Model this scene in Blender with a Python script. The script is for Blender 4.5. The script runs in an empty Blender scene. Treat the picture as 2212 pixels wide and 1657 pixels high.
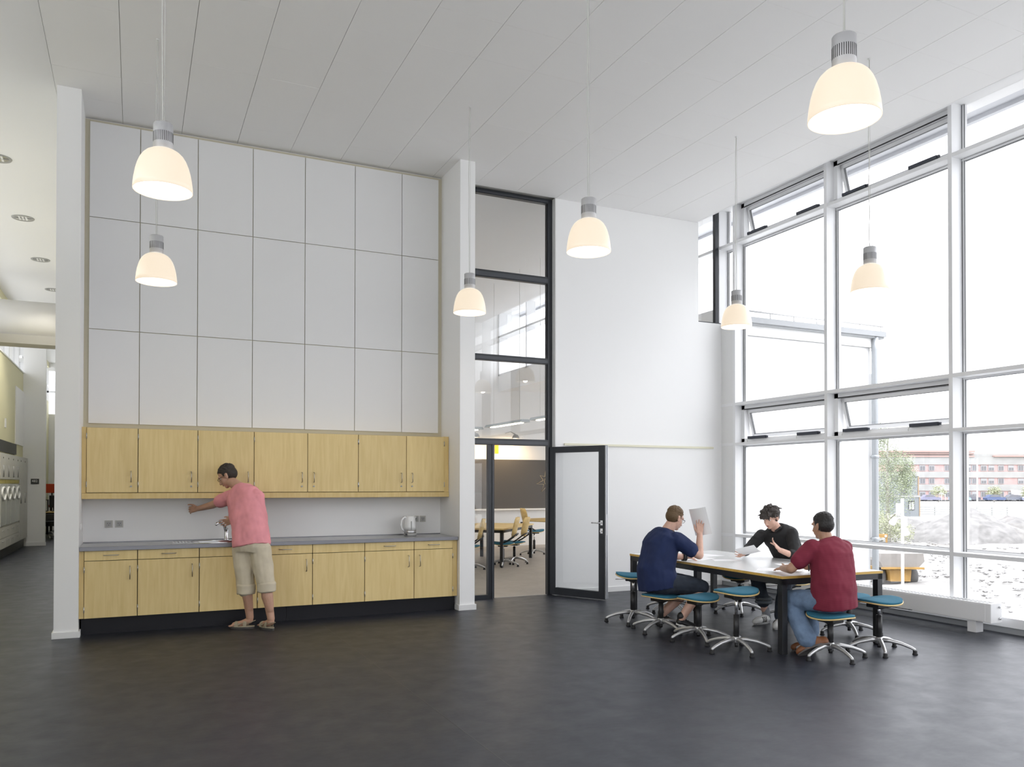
import bpy, bmesh, math, random
import numpy as np
from mathutils import Vector, Matrix, noise
random.seed(7)
sc = bpy.context.scene
COL = sc.collection
V = Vector
PI = math.pi

# ------------------------------------------------------------------ camera, world, exposure
YAW, PITCH, ROLL, EYE = 0.438, 0.0104, 0.001, 1.57
cam = bpy.data.cameras.new('camera')
cam.sensor_fit = 'HORIZONTAL'; cam.sensor_width = 36.0
cam.lens = 1739.83 / 2212 * 36
cam.shift_x = 0.0; cam.shift_y = 199.0 / 2212
cam.clip_start = 0.05; cam.clip_end = 2000
camo = bpy.data.objects.new('camera', cam); COL.objects.link(camo)
_f = V((math.sin(YAW) * math.cos(PITCH), math.cos(YAW) * math.cos(PITCH), math.sin(PITCH)))
_r = V((math.cos(YAW), -math.sin(YAW), 0)); _u = _r.cross(_f)
_r2 = math.cos(ROLL) * _r + math.sin(ROLL) * _u; _u2 = -math.sin(ROLL) * _r + math.cos(ROLL) * _u
camo.matrix_world = Matrix(((_r2.x, _u2.x, -_f.x, 0), (_r2.y, _u2.y, -_f.y, 0), (_r2.z, _u2.z, -_f.z, EYE), (0, 0, 0, 1)))
sc.camera = camo

SKY = 6.0
w = bpy.data.worlds.new('overcast_sky'); sc.world = w; w.use_nodes = True
bg = w.node_tree.nodes['Background']
bg.inputs['Color'].default_value = (0.955, 0.972, 1.02, 1)
_nt = w.node_tree; _tc = _nt.nodes.new('ShaderNodeTexCoord'); _sx = _nt.nodes.new('ShaderNodeSeparateXYZ')
_mx = _nt.nodes.new('ShaderNodeMath'); _mx.operation = 'MAXIMUM'; _mx.inputs[1].default_value = 0.0
_ma = _nt.nodes.new('ShaderNodeMath'); _ma.operation = 'MULTIPLY_ADD'; _ma.inputs[1].default_value = SKY * 2 / 3; _ma.inputs[2].default_value = SKY / 3
_nt.links.new(_tc.outputs['Generated'], _sx.inputs[0]); _nt.links.new(_sx.outputs['Z'], _mx.inputs[0]); _nt.links.new(_mx.outputs[0], _ma.inputs[0])
_nt.links.new(_ma.outputs[0], bg.inputs['Strength'])          # CIE overcast sky: zenith three times the horizon
vs = sc.view_settings
sc.display_settings.display_device = 'sRGB'
vs.view_transform = 'Standard'; vs.look = 'None'; vs.exposure = 0.23; vs.gamma = 1.0; vs.use_curve_mapping = False
cy = sc.cycles
cy.max_bounces = 10; cy.diffuse_bounces = 6; cy.glossy_bounces = 4; cy.transmission_bounces = 8; cy.transparent_max_bounces = 24
cy.caustics_reflective = False; cy.caustics_refractive = False; cy.sample_clamp_indirect = 6.0
cy.use_denoising = True
LAMP_W = 4.5

# ------------------------------------------------------------------ materials
MATS = {}
def mat(name, col, rough=0.6, metal=0.0, spec=0.5, var=0.0, vscale=8.0, stretch=(1, 1, 1), bump=0.0, bscale=60.0, emit=None, estr=0.0, coat=0.0, obj_coords=True):
    m = bpy.data.materials.new(name); m.use_nodes = True
    nt = m.node_tree; b = nt.nodes['Principled BSDF']
    b.inputs['Base Color'].default_value = (*col, 1); b.inputs['Roughness'].default_value = rough
    b.inputs['Metallic'].default_value = metal; b.inputs['Specular IOR Level'].default_value = spec
    b.inputs['Coat Weight'].default_value = coat
    if var or bump:
        tc = nt.nodes.new('ShaderNodeTexCoord'); mp = nt.nodes.new('ShaderNodeMapping')
        mp.inputs['Scale'].default_value = stretch
        nt.links.new(tc.outputs['Object'], mp.inputs['Vector'])
    if var:
        n = nt.nodes.new('ShaderNodeTexNoise'); n.inputs['Scale'].default_value = vscale; n.inputs['Detail'].default_value = 5
        nt.links.new(mp.outputs['Vector'], n.inputs['Vector'])
        r = nt.nodes.new('ShaderNodeValToRGB')
        r.color_ramp.elements[0].position = 0.3; r.color_ramp.elements[1].position = 0.7
        r.color_ramp.elements[0].color = (*[c * (1 - var) for c in col], 1)
        r.color_ramp.elements[1].color = (*[min(1, c * (1 + var)) for c in col], 1)
        nt.links.new(n.outputs['Fac'], r.inputs['Fac']); nt.links.new(r.outputs['Color'], b.inputs['Base Color'])
    if bump:
        n2 = nt.nodes.new('ShaderNodeTexNoise'); n2.inputs['Scale'].default_value = bscale; n2.inputs['Detail'].default_value = 4
        nt.links.new(mp.outputs['Vector'], n2.inputs['Vector'])
        bp = nt.nodes.new('ShaderNodeBump'); bp.inputs['Strength'].default_value = bump; bp.inputs['Distance'].default_value = 0.01
        nt.links.new(n2.outputs['Fac'], bp.inputs['Height']); nt.links.new(bp.outputs['Normal'], b.inputs['Normal'])
    if emit:
        b.inputs['Emission Color'].default_value = (*emit, 1); b.inputs['Emission Strength'].default_value = estr
    MATS[name] = m
    return m

def thin_glass(name, tint=(0.985, 0.985, 0.985), gloss=1.0):
    m = bpy.data.materials.new(name); m.use_nodes = True
    nt = m.node_tree; nt.nodes.clear()
    out = nt.nodes.new('ShaderNodeOutputMaterial'); mx = nt.nodes.new('ShaderNodeMixShader')
    tr = nt.nodes.new('ShaderNodeBsdfTransparent'); gl = nt.nodes.new('ShaderNodeBsdfGlossy'); lw = nt.nodes.new('ShaderNodeLayerWeight')
    lw.inputs['Blend'].default_value = 0.5
    pw = nt.nodes.new('ShaderNodeMath'); pw.operation = 'POWER'; pw.inputs[1].default_value = 5.0
    ma = nt.nodes.new('ShaderNodeMath'); ma.operation = 'MULTIPLY_ADD'; ma.inputs[1].default_value = 0.9 * gloss; ma.inputs[2].default_value = 0.042 * gloss; ma.use_clamp = True
    tr.inputs['Color'].default_value = (*tint, 1); gl.inputs['Roughness'].default_value = 0.0
    nt.links.new(lw.outputs['Facing'], pw.inputs[0]); nt.links.new(pw.outputs[0], ma.inputs[0]); nt.links.new(ma.outputs[0], mx.inputs['Fac'])
    nt.links.new(tr.outputs[0], mx.inputs[1]); nt.links.new(gl.outputs[0], mx.inputs[2]); nt.links.new(mx.outputs[0], out.inputs['Surface'])
    MATS[name] = m
    return m

def emission(name, col, s):
    m = bpy.data.materials.new(name); m.use_nodes = True
    nt = m.node_tree; nt.nodes.clear()
    out = nt.nodes.new('ShaderNodeOutputMaterial'); e = nt.nodes.new('ShaderNodeEmission')
    e.inputs['Color'].default_value = (*col, 1); e.inputs['Strength'].default_value = s
    nt.links.new(e.outputs[0], out.inputs['Surface'])
    return m

def wood(name, c1, c2, rough=0.42, axis='z', scale=3.0):
    m = bpy.data.materials.new(name); m.use_nodes = True
    nt = m.node_tree; b = nt.nodes['Principled BSDF']
    tc = nt.nodes.new('ShaderNodeTexCoord'); mp = nt.nodes.new('ShaderNodeMapping')
    mp.inputs['Scale'].default_value = {'z': (9, 9, 0.7), 'x': (0.7, 9, 9), 'y': (9, 0.7, 9)}[axis]
    n = nt.nodes.new('ShaderNodeTexNoise'); n.inputs['Scale'].default_value = scale; n.inputs['Detail'].default_value = 7; n.inputs['Distortion'].default_value = 0.6
    oi = nt.nodes.new('ShaderNodeObjectInfo'); add = nt.nodes.new('ShaderNodeVectorMath'); add.operation = 'ADD'
    nt.links.new(tc.outputs['Object'], add.inputs[0]); nt.links.new(oi.outputs['Random'], add.inputs[1])
    nt.links.new(add.outputs[0], mp.inputs['Vector']); nt.links.new(mp.outputs[0], n.inputs['Vector'])
    r = nt.nodes.new('ShaderNodeValToRGB'); r.color_ramp.elements[0].position = 0.3; r.color_ramp.elements[1].position = 0.72
    r.color_ramp.elements[0].color = (*c1, 1); r.color_ramp.elements[1].color = (*c2, 1)
    nt.links.new(n.outputs['Fac'], r.inputs['Fac'])
    h = nt.nodes.new('ShaderNodeHueSaturation'); mth = nt.nodes.new('ShaderNodeMath'); mth.operation = 'MULTIPLY_ADD'
    mth.inputs[1].default_value = 0.08; mth.inputs[2].default_value = 0.96
    nt.links.new(oi.outputs['Random'], mth.inputs[0]); nt.links.new(mth.outputs[0], h.inputs['Value']); nt.links.new(r.outputs['Color'], h.inputs['Color'])
    nt.links.new(h.outputs['Color'], b.inputs['Base Color'])
    b.inputs['Roughness'].default_value = rough
    MATS[name] = m
    return m

def floor_mat(name, base, lift, rough):
    m = bpy.data.materials.new(name); m.use_nodes = True
    nt = m.node_tree; b = nt.nodes['Principled BSDF']
    tc = nt.nodes.new('ShaderNodeTexCoord')
    def noi(s, d, dist=0.0, st=(1, 1, 1)):
        mp = nt.nodes.new('ShaderNodeMapping'); mp.inputs['Scale'].default_value = st
        n = nt.nodes.new('ShaderNodeTexNoise'); n.inputs['Scale'].default_value = s; n.inputs['Detail'].default_value = d; n.inputs['Distortion'].default_value = dist
        nt.links.new(tc.outputs['Object'], mp.inputs['Vector']); nt.links.new(mp.outputs[0], n.inputs['Vector']); return n
    n1 = noi(16, 10, .4, (1, 1.8, 1)); n2 = noi(0.8, 3); n3 = noi(5.0, 9, .3)
    r = nt.nodes.new('ShaderNodeValToRGB'); e = r.color_ramp.elements
    e[0].position = 0.35; e[0].color = (*base, 1); e[1].position = 0.78; e[1].color = (*lift, 1)
    nt.links.new(n1.outputs['Fac'], r.inputs['Fac'])
    mx = nt.nodes.new('ShaderNodeMixRGB'); mx.blend_type = 'MULTIPLY'; mx.inputs['Fac'].default_value = 0.6
    r2 = nt.nodes.new('ShaderNodeValToRGB'); r2.color_ramp.elements[0].position = 0.35; r2.color_ramp.elements[1].position = 0.7
    r2.color_ramp.elements[0].color = (0.75, 0.75, 0.75, 1); r2.color_ramp.elements[1].color = (1, 1, 1, 1)
    nt.links.new(n2.outputs['Fac'], r2.inputs['Fac']); nt.links.new(r.outputs['Color'], mx.inputs[1]); nt.links.new(r2.outputs['Color'], mx.inputs[2])
    nt.links.new(mx.outputs[0], b.inputs['Base Color'])
    mr = nt.nodes.new('ShaderNodeMapRange'); mr.inputs['From Min'].default_value = 0.3; mr.inputs['From Max'].default_value = 0.7
    mr.inputs['To Min'].default_value = rough - 0.03; mr.inputs['To Max'].default_value = rough + 0.05
    nt.links.new(n3.outputs['Fac'], mr.inputs['Value']); nt.links.new(mr.outputs[0], b.inputs['Roughness'])
    bp = nt.nodes.new('ShaderNodeBump'); bp.inputs['Strength'].default_value = 0.02; bp.inputs['Distance'].default_value = 0.001
    nt.links.new(n1.outputs['Fac'], bp.inputs['Height']); nt.links.new(bp.outputs[0], b.inputs['Normal'])
    b.inputs['Specular IOR Level'].default_value = 0.40
    b.inputs['Specular Tint'].default_value = (0.86, 0.91, 1.0, 1)
    MATS[name] = m
    return m

M_WALL = mat('white_wall_paint', (0.86, 0.86, 0.855), 0.65, bump=0.02, bscale=180)
M_WALL2 = mat('white_trim_paint', (0.78, 0.78, 0.775), 0.45)
M_CEIL = mat('acoustic_board_white', (0.88, 0.875, 0.865), 0.8, bump=0.03, bscale=250)
M_PLASTER = mat('ceiling_plaster', (0.84, 0.84, 0.84), 0.7)
M_GAP = mat('joint_shadow_gap', (0.52, 0.51, 0.48), 0.9)
M_PANEL = mat('white_wall_panel', (0.80, 0.80, 0.80), 0.55, bump=0.01, bscale=150)
M_BEIGE = mat('beige_backing_board', (0.58, 0.54, 0.42), 0.75)
M_FLOOR = floor_mat('charcoal_linoleum', (0.0195, 0.0212, 0.0290), (0.0325, 0.0350, 0.0450), 0.40)
M_FLOOR2 = floor_mat('grey_brown_linoleum', (0.36, 0.32, 0.275), (0.42, 0.385, 0.34), 0.36)
M_BIRCH = wood('birch_veneer', (0.70, 0.525, 0.225), (0.79, 0.615, 0.29))
M_BIRCHD = wood('birch_edge', (0.63, 0.455, 0.175), (0.72, 0.55, 0.245))
M_DARKGAP = mat('cabinet_gap_dark', (0.02, 0.014, 0.006), 0.8)
M_STEEL = mat('brushed_steel', (0.55, 0.55, 0.56), 0.32, 1.0, var=0.06, vscale=40, stretch=(0.2, 6, 6))
M_CHROME = mat('polished_chrome', (0.75, 0.75, 0.76), 0.12, 1.0)
M_HANDLE = mat('satin_handle_metal', (0.52, 0.48, 0.42), 0.32, 1.0)
M_PLINTH = mat('black_plinth_vinyl', (0.007, 0.007, 0.010), 0.5, spec=.3)
M_ALU = mat('white_window_aluminium', (0.82, 0.825, 0.835), 0.42)
M_ALU2 = mat('grey_window_gasket', (0.16, 0.165, 0.17), 0.6)
M_DARKF = mat('anthracite_frame', (0.022, 0.025, 0.031), 0.33)
M_BLACK = mat('black_plastic', (0.015, 0.015, 0.016), 0.45)
M_ACT = mat('slate_actuator_plastic', (0.035, 0.04, 0.055), 0.5)
M_GLASS = thin_glass('window_glass')
M_GLASSI = thin_glass('interior_glass', (0.95, 0.955, 0.955), 1.2)
M_WHITEPL = mat('white_plastic', (0.82, 0.82, 0.81), 0.3)
M_GREYPL = mat('grey_plastic', (0.38, 0.38, 0.37), 0.5)
M_SOCK = mat('grey_socket_plastic', (0.52, 0.51, 0.47), 0.5)
M_RAD = mat('radiator_enamel', (0.84, 0.84, 0.84), 0.42)
M_LCYL = mat('pendant_grey_metal', (0.50, 0.50, 0.51), 0.45, 0.25)
M_CORD = mat('pale_cable', (0.62, 0.62, 0.58), 0.6)
M_RAIL = mat('cream_rail_wood', (0.72, 0.70, 0.55), 0.5)
M_YELLOW = mat('pale_yellow_paint', (0.66, 0.63, 0.42), 0.7)
M_LAMIN = mat('white_laminate', (0.74, 0.75, 0.75), 0.22)
M_PLYE = wood('table_ply_edge', (0.55, 0.33, 0.06), (0.68, 0.44, 0.11), axis='x')
M_PLY = wood('seat_plywood', (0.66, 0.46, 0.18), (0.76, 0.58, 0.27), axis='x')
M_TEAL = mat('teal_upholstery', (0.025, 0.145, 0.225), 0.85, var=0.08, vscale=120, bump=0.08, bscale=300)
M_STAR = mat('cast_aluminium', (0.56, 0.56, 0.56), 0.36, 0.7)
M_PAPER = mat('white_paper', (0.86, 0.86, 0.87), 0.7)
M_RUBBER = mat('black_rubber', (0.012, 0.012, 0.013), 0.7)

# ------------------------------------------------------------------ mesh helpers
def box(bm, x0, x1, y0, y1, z0, z1, bev=0.0):
    t = bmesh.new() if bev else bm
    vs_ = [t.verts.new((x, y, z)) for x in (x0, x1) for y in (y0, y1) for z in (z0, z1)]
    for f in ((0, 1, 3, 2), (4, 6, 7, 5), (0, 4, 5, 1), (2, 3, 7, 6), (0, 2, 6, 4), (1, 5, 7, 3)):
        t.faces.new([vs_[i] for i in f])
    if bev:
        bmesh.ops.recalc_face_normals(t, faces=t.faces)
        bmesh.ops.bevel(t, geom=list(t.edges), offset=bev, segments=2, affect='EDGES', profile=0.6)
        merge(bm, t)
    return bm

def merge(bm, t, mtx=None):
    if mtx is not None: t.transform(mtx)
    off = {}
    for v in t.verts: off[v] = bm.verts.new(v.co)
    for f in t.faces:
        try:
            nf = bm.faces.new([off[v] for v in f.verts]); nf.smooth = f.smooth; nf.material_index = f.material_index
        except ValueError: pass
    t.free()

def basis(d):
    d = d.normalized(); a = V((0, 0, 1)) if abs(d.z) < 0.9 else V((1, 0, 0))
    s = d.cross(a).normalized(); return s, d.cross(s).normalized()

def tube(bm, pts, r, n=8, closed=False, smooth=True, flat=None):
    pts = [V(p) for p in pts]; N = len(pts)
    rs = r if isinstance(r, (list, tuple)) else [r] * N
    rings = []; s = None
    for i, p in enumerate(pts):
        a = pts[(i - 1) % N] if (closed or i > 0) else p; b = pts[(i + 1) % N] if (closed or i < N - 1) else p
        d = (b - a).normalized()
        if s is None: s, u = basis(d)
        else:
            s = (s - d * s.dot(d)).normalized(); u = d.cross(s)
        k = flat or 1.0
        rings.append([bm.verts.new(p + rs[i] * (math.cos(2 * PI * j / n) * s + k * math.sin(2 * PI * j / n) * u)) for j in range(n)])
    M_ = N if closed else N - 1
    for i in range(M_):
        A, B = rings[i], rings[(i + 1) % N]
        for j in range(n):
            f = bm.faces.new((A[j], A[(j + 1) % n], B[(j + 1) % n], B[j])); f.smooth = smooth
    if not closed:
        bm.faces.new(rings[0][::-1]); bm.faces.new(rings[-1])
    return bm

def lathe(bm, prof, n=32, c=(0, 0, 0), smooth=True, caps=True):
    rings = []
    for r, z in prof:
        rings.append([bm.verts.new((c[0] + r * math.cos(2 * PI * j / n), c[1] + r * math.sin(2 * PI * j / n), c[2] + z)) for j in range(n)])
    for A, B in zip(rings, rings[1:]):
        for j in range(n):
            f = bm.faces.new((A[j], A[(j + 1) % n], B[(j + 1) % n], B[j])); f.smooth = smooth
    if caps:
        if prof[0][0] > 1e-5: bm.faces.new(rings[0][::-1])
        if prof[-1][0] > 1e-5: bm.faces.new(rings[-1])
    return bm

def cyl(bm, p, q, r, n=12, r2=None):
    return tube(bm, [p, q], [r, r if r2 is None else r2], n)

def ball(bm, c, r, sub=2, mtx=None):
    t = bmesh.new(); bmesh.ops.create_icosphere(t, subdivisions=sub, radius=1.0)
    for f in t.faces: f.smooth = True
    rx = r if isinstance(r, (tuple, list)) else (r, r, r)
    m = Matrix.Translation(c) @ (mtx.to_4x4() if mtx is not None else Matrix.Identity(4)) @ Matrix.Diagonal((*rx, 1))
    merge(bm, t, m); return bm

def prism(bm, outline, h0, h1, axis='z'):
    def P(a, b, h): return {'z': (a, b, h), 'y': (a, h, b), 'x': (h, a, b)}[axis]
    A = [bm.verts.new(P(a, b, h0)) for a, b in outline]; B = [bm.verts.new(P(a, b, h1)) for a, b in outline]
    bm.faces.new(A[::-1]); bm.faces.new(B); n = len(A)
    for i in range(n): bm.faces.new((A[i], A[(i + 1) % n], B[(i + 1) % n], B[i]))
    return bm

def obj(name, bm, m, parent=None, smooth=False, local=False, recalc=True):
    """links ONE mesh; vertices in world space unless local, shifted to the parent's place"""
    if recalc: bmesh.ops.recalc_face_normals(bm, faces=bm.faces)
    me = bpy.data.meshes.new(name)
    if parent is not None and not local:
        bm.transform(wm(parent).inverted())
    bm.to_mesh(me); bm.free()
    for x in (m if isinstance(m, (list, tuple)) else [m]): me.materials.append(x)
    if smooth:
        for p in me.polygons: p.use_smooth = True
    o = bpy.data.objects.new(name, me); COL.objects.link(o)
    if parent is not None: o.parent = parent
    return o

def wm(o):
    m = o.matrix_basis.copy()
    return wm(o.parent) @ m if o.parent else m

def root(name, loc=(0, 0, 0), rz=0.0, parent=None):
    o = bpy.data.objects.new(name, None); COL.objects.link(o); o.empty_display_size = 0.1
    o.location = loc; o.rotation_euler = (0, 0, rz)
    if parent is not None: o.parent = parent
    return o

def thing(name, label, cat, loc=(0, 0, 0), rz=0.0, group=None):
    return tag(root(name, loc, rz), label, cat, group)

def tag(o, label, cat, group=None, kind=None):
    o['label'] = label; o['category'] = cat
    if group: o['group'] = group
    if kind: o['kind'] = kind
    return o

def struct(name, bm=None, m=None, loc=(0, 0, 0)):
    o = obj(name, bm, m) if bm is not None else root(name, loc)
    o['kind'] = 'structure'; return o

def bxo(name, x0, x1, y0, y1, z0, z1, m, parent=None, bev=0.0, local=False):
    return obj(name, box(bmesh.new(), x0, x1, y0, y1, z0, z1, bev), m, parent, local=local)

def children(o): return [c for c in bpy.data.objects if c.parent == o]
KIDS = {}
def copy_tree(o, loc=None, rz=None, label=None):
    """a thing with copies of its parts and sub-parts, sharing mesh data"""
    def rec(a, par):
        c = a.copy(); COL.objects.link(c)
        if par is not None: c.parent = par
        for ch in kids(a): rec(ch, c)
        return c
    c = rec(o, None)
    if loc is not None: c.location = loc
    if rz is not None: c.rotation_euler = (0, 0, rz)
    if label: c['label'] = label
    return c
def kids(a): return [c for c in a.children]
# ------------------------------------------------------------------ the shell
ZC = 5.62
YK = 10.04                                   # face of the kitchen wall and back wall
YR = -5.0                                    # rear of the room, behind the camera
b = bmesh.new()
prism(b, [(-4.2, YR), (8.62, YR), (8.62, 10.19), (-0.6, 10.19), (-0.6, 32), (-4.2, 32)], -0.3, 0.0)
struct('floor', b, M_FLOOR)
struct('floor_classroom', box(bmesh.new(), 3.7, 11.75, 10.19, 18.75, -0.3, 0.0), M_FLOOR2)
# two sheet seams pressed into the linoleum, raised by a hair of weld
fl = bpy.data.objects['floor']
for x in (1.9, 7.9):
    bxo('weld_seam', x - .003, x + .003, YR, 9.3, -0.002, 0.0006, mat('weld_seam', (0.03, 0.03, 0.034), 0.4) if x == 1.9 else MATS['weld_seam'], fl)

wk = struct('wall_kitchen', box(bmesh.new(), -0.735, 3.86, YK, 10.2, 0, ZC), M_WALL)
wpn = struct('wall_panelling', box(bmesh.new(), -0.515, 3.655, YK - .035, YK, 2.19, 5.60), M_BEIGE)
# white acoustic wall panels: seven columns by three rows, joints open to the beige backing
px_ = [-0.470, 0.040, 0.648, 1.261, 1.875, 2.494, 3.106, 3.607]
pz_ = [2.232, 3.277, 4.515, 5.575]
for i in range(7):
    for j in range(3):
        bxo('wall_panel', px_[i] + .004, px_[i + 1] - .004, YK - .055, YK - .035, pz_[j] + .004, pz_[j + 1] - .004, M_PANEL, wpn, bev=.0015)
pl = struct('wall_pier_left', box(bmesh.new(), -0.735, -0.515, 9.33, YK, 0, ZC), M_WALL)
pr = struct('wall_pier_right', box(bmesh.new(), 3.655, 3.855, 9.33, YK, 0, ZC), M_WALL)
b = bmesh.new(); box(b, -0.752, -0.498, 9.312, 9.33, 0, .065, .003); box(b, -0.752, -0.735, 9.33, YK, 0, .065, .003); box(b, -0.515, -0.498, 9.33, 9.46, 0, .065, .003)
o = obj('baseboard_pier_left', b, M_WALL2); o['kind'] = 'structure'
b = bmesh.new(); box(b, 3.638, 3.872, 9.312, 9.33, 0, .07, .003); box(b, 3.855, 3.872, 9.33, 10.12, 0, .07, .003); box(b, 3.638, 3.655, 9.33, 9.46, 0, .07, .003)
o = obj('baseboard_pier_right', b, M_WALL2); o['kind'] = 'structure'

b = bmesh.new(); prism(b, [(5.375, 0), (8.56, 0), (8.56, 4.084), (7.885, 4.084), (7.885, ZC), (5.375, ZC)], YK, 10.2, 'y')
wb = struct('wall_back', b, M_WALL)
b = bmesh.new(); box(b, 5.375, 8.325, YK - .014, YK, 0, .075, .003)
o = obj('baseboard_back', b, M_WALL2); o['kind'] = 'structure'

# ceiling: acoustic boards with open long joints, tight cross joints
b = box(bmesh.new(), -0.756, 7.83, YR, YK + .15, ZC + .02, ZC + .3)
ce = struct('ceiling', b, M_GAP)
xs = [-0.756 + 0.6133 * k for k in range(15)]
ys = [3.94 + 0.62 * k for k in range(10)] + [YK]
random.seed(3)
tile_me = {}
for i in range(14):
    for j in range(10):
        dz = random.uniform(0, .0012)
        bm = box(bmesh.new(), xs[i] + .002, xs[i + 1] - .002, ys[j] + .0006, ys[j + 1] - .0006, ZC + dz, ZC + .02)
        obj('ceiling_board', bm, M_CEIL, ce)
for i in range(14):
    bxo('ceiling_board_strip', xs[i] + .002, xs[i + 1] - .002, YR, 3.939, ZC, ZC + .02, M_CEIL, ce)
bxo('ceiling_classroom', 3.7, 7.83, YK + .16, 18.75, ZC, ZC + .3, M_PLASTER)['kind'] = 'structure'
b = bmesh.new(); prism(b, [(7.83, ZC), (7.86, ZC), (7.86, 5.885), (8.75, 5.885), (8.75, 5.98), (7.83, 5.98)], YR, 18.75, 'y')
struct('ceiling_window_recess', b, M_PLASTER)
struct('ceiling_corridor', box(bmesh.new(), -4.2, -0.757, YR, 32, ZC, ZC + .3), M_PLASTER)
for y0 in (8.7, 11.3, 13.6):
    pass

# unseen rear wall behind the photographer; its window band is added to let in light
b = bmesh.new(); box(b, -4.2, 8.6, YR - .2, YR, 0, 0.15); box(b, -4.2, 8.6, YR - .2, YR, 3.0, ZC + .3); box(b, -4.2, -2.3, YR - .2, YR, 0.15, 3.0); box(b, 8.3, 8.6, YR - .2, YR, .15, 3.0)
for x in (0.0, 2.0, 4.0, 6.0): box(b, x, x + .08, YR - .15, YR, .15, 3.0)
struct('wall_rear', b, M_WALL)

# corridor side, far left
b = bmesh.new(); box(b, -2.75, -2.55, YR, 4.8, 0, 0.4); box(b, -2.75, -2.55, 4.8, 23.5, 0, 4.33); box(b, -2.75, -2.55, YR, 23.5, 5.45, ZC)
wl = struct('wall_left', b, M_YELLOW)
struct('wall_skin_white', box(bmesh.new(), -2.55, -2.53, 22.0, 23.5, 2.5, 3.86), M_WALL)
cw = struct('window_corridor')
for y in (4.8, 6.4, 8.0, 9.6, 11.2, 12.8, 14.4, 16.0, 17.6, 19.4, 21.2, 22.9): bxo('mullion', -2.70, -2.58, y, y + .06, 4.33, 5.45, M_ALU, cw)  # nearer bays unseen, carried on to bring more light into the corridor
bxo('transom', -2.72, -2.53, 4.86, 23.5, 4.33, 4.36, M_ALU, cw)
for y in (-4.9, -2.5, -0.07, 2.3, 4.73): bxo('mullion', -2.70, -2.58, y, y + .06, .4, 5.45, M_ALU, cw)  # unseen full-height glazing, added to bring light in from the left
bxo('glass_pane', -2.67, -2.66, YR, 4.8, .4, 5.45, M_GLASS, cw)
bxo('glass_pane', -2.67, -2.66, 4.8, 23.5, 4.36, 5.45, M_GLASS, cw)
wq = struct('wall_sign', box(bmesh.new(), -2.55, -2.055, 23.5, 23.7, 0, ZC), M_WALL)
o = obj('baseboard_sign', box(bmesh.new(), -2.55, -2.03, 23.48, 23.5, 0, .09), M_WALL2); o['kind'] = 'structure'
# room beyond
b = bmesh.new(); box(b, -4.2, -0.6, 31, 31.2, 0, 3.9); box(b, -4.2, -0.6, 31, 31.2, 5.35, ZC)
struct('wall_corridor_end', b, M_WALL)
b = bmesh.new(); box(b, -2.80, -2.62, 23.7, 31, 0, 4.3); box(b, -2.80, -2.62, 23.7, 31, 5.45, ZC)
struct('wall_far_left', b, M_YELLOW)
cw2 = struct('window_far')
for y in (24.6, 26.4, 28.2, 30.0): bxo('mullion', -2.77, -2.60, y, y + .07, 4.3, 5.45, M_ALU, cw2)
bxo('transom', -2.77, -2.60, 23.7, 31, 4.75, 4.81, M_ALU, cw2)
bxo('glass_pane', -2.74, -2.73, 23.7, 31, 4.3, 5.45, M_GLASS, cw2)
for x in (-2.7, -2.05, -1.4): bxo('mullion', x, x + .07, 31.02, 31.16, 3.9, 5.35, M_ALU, cw2)
bxo('transom', -2.7, -0.7, 31.02, 31.16, 4.62, 4.68, M_ALU, cw2)
bxo('glass_pane', -2.8, -0.7, 31.1, 31.11, 3.9, 5.35, M_GLASS, cw2)
# the corridor's other side: back of the kitchen block
struct('wall_corridor_right', box(bmesh.new(), -0.75, -0.6, 10.2, 31, 0, ZC), M_WALL)

# classroom behind the glazed screen
struct('wall_classroom_left', box(bmesh.new(), 3.7, 3.85, 10.2, 18.6, 0, ZC), M_WALL)
struct('wall_classroom_far', box(bmesh.new(), 3.7, 11.75, 18.6, 18.75, 0, 5.95), M_WALL)
b = bmesh.new(); box(b, 8.33, 8.53, 10.2, 18.6, 3.9, 4.3); struct('beam_classroom', b, M_WALL)
b = bmesh.new(); box(b, 8.53, 11.9, 10.04, 18.75, 3.95, 4.10); struct('ceiling_wing', b, M_WALL)
b = bmesh.new(); box(b, 8.60, 11.60, 10.06, 10.2, -2.3, 3.95)
box(b, 11.6, 11.75, 10.2, 18.6, -2.3, .3); box(b, 11.6, 11.75, 10.2, 18.6, 3.5, 3.95); box(b, 11.6, 11.75, 10.06, 10.7, .3, 3.5); box(b, 11.6, 11.75, 18.0, 18.6, .3, 3.5)  # opening for an unseen side window, added to daylight the classroom
struct('wall_wing', b, M_WALL)
cwin = struct('window_classroom')
for k in range(-4, 1):
    y = 9.719 - 1.8135 * k
    if y > 10.2:
        bxo('mullion', 8.325, 8.56, y, y + .05, 4.3, 5.885, M_ALU, cwin)
bxo('mullion', 8.325, 8.56, 18.55, 18.6, 4.3, 5.885, M_ALU, cwin)
for z in (4.3, 5.265): bxo('transom', 8.325, 8.56, 10.2, 18.6, z, z + .045, M_ALU, cwin)
bxo('glass_pane', 8.535, 8.545, 10.13, 18.6, 4.3, 5.885, M_GLASS, cwin)
for y in (12.5, 14.3, 16.1): bxo('mullion', 11.62, 11.72, y, y + .06, .3, 3.5, M_ALU, cwin)  # glazing of the added side window in the wing
bxo('glass_pane', 11.66, 11.67, 10.7, 18.0, .3, 3.5, M_GLASS, cwin)

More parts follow.
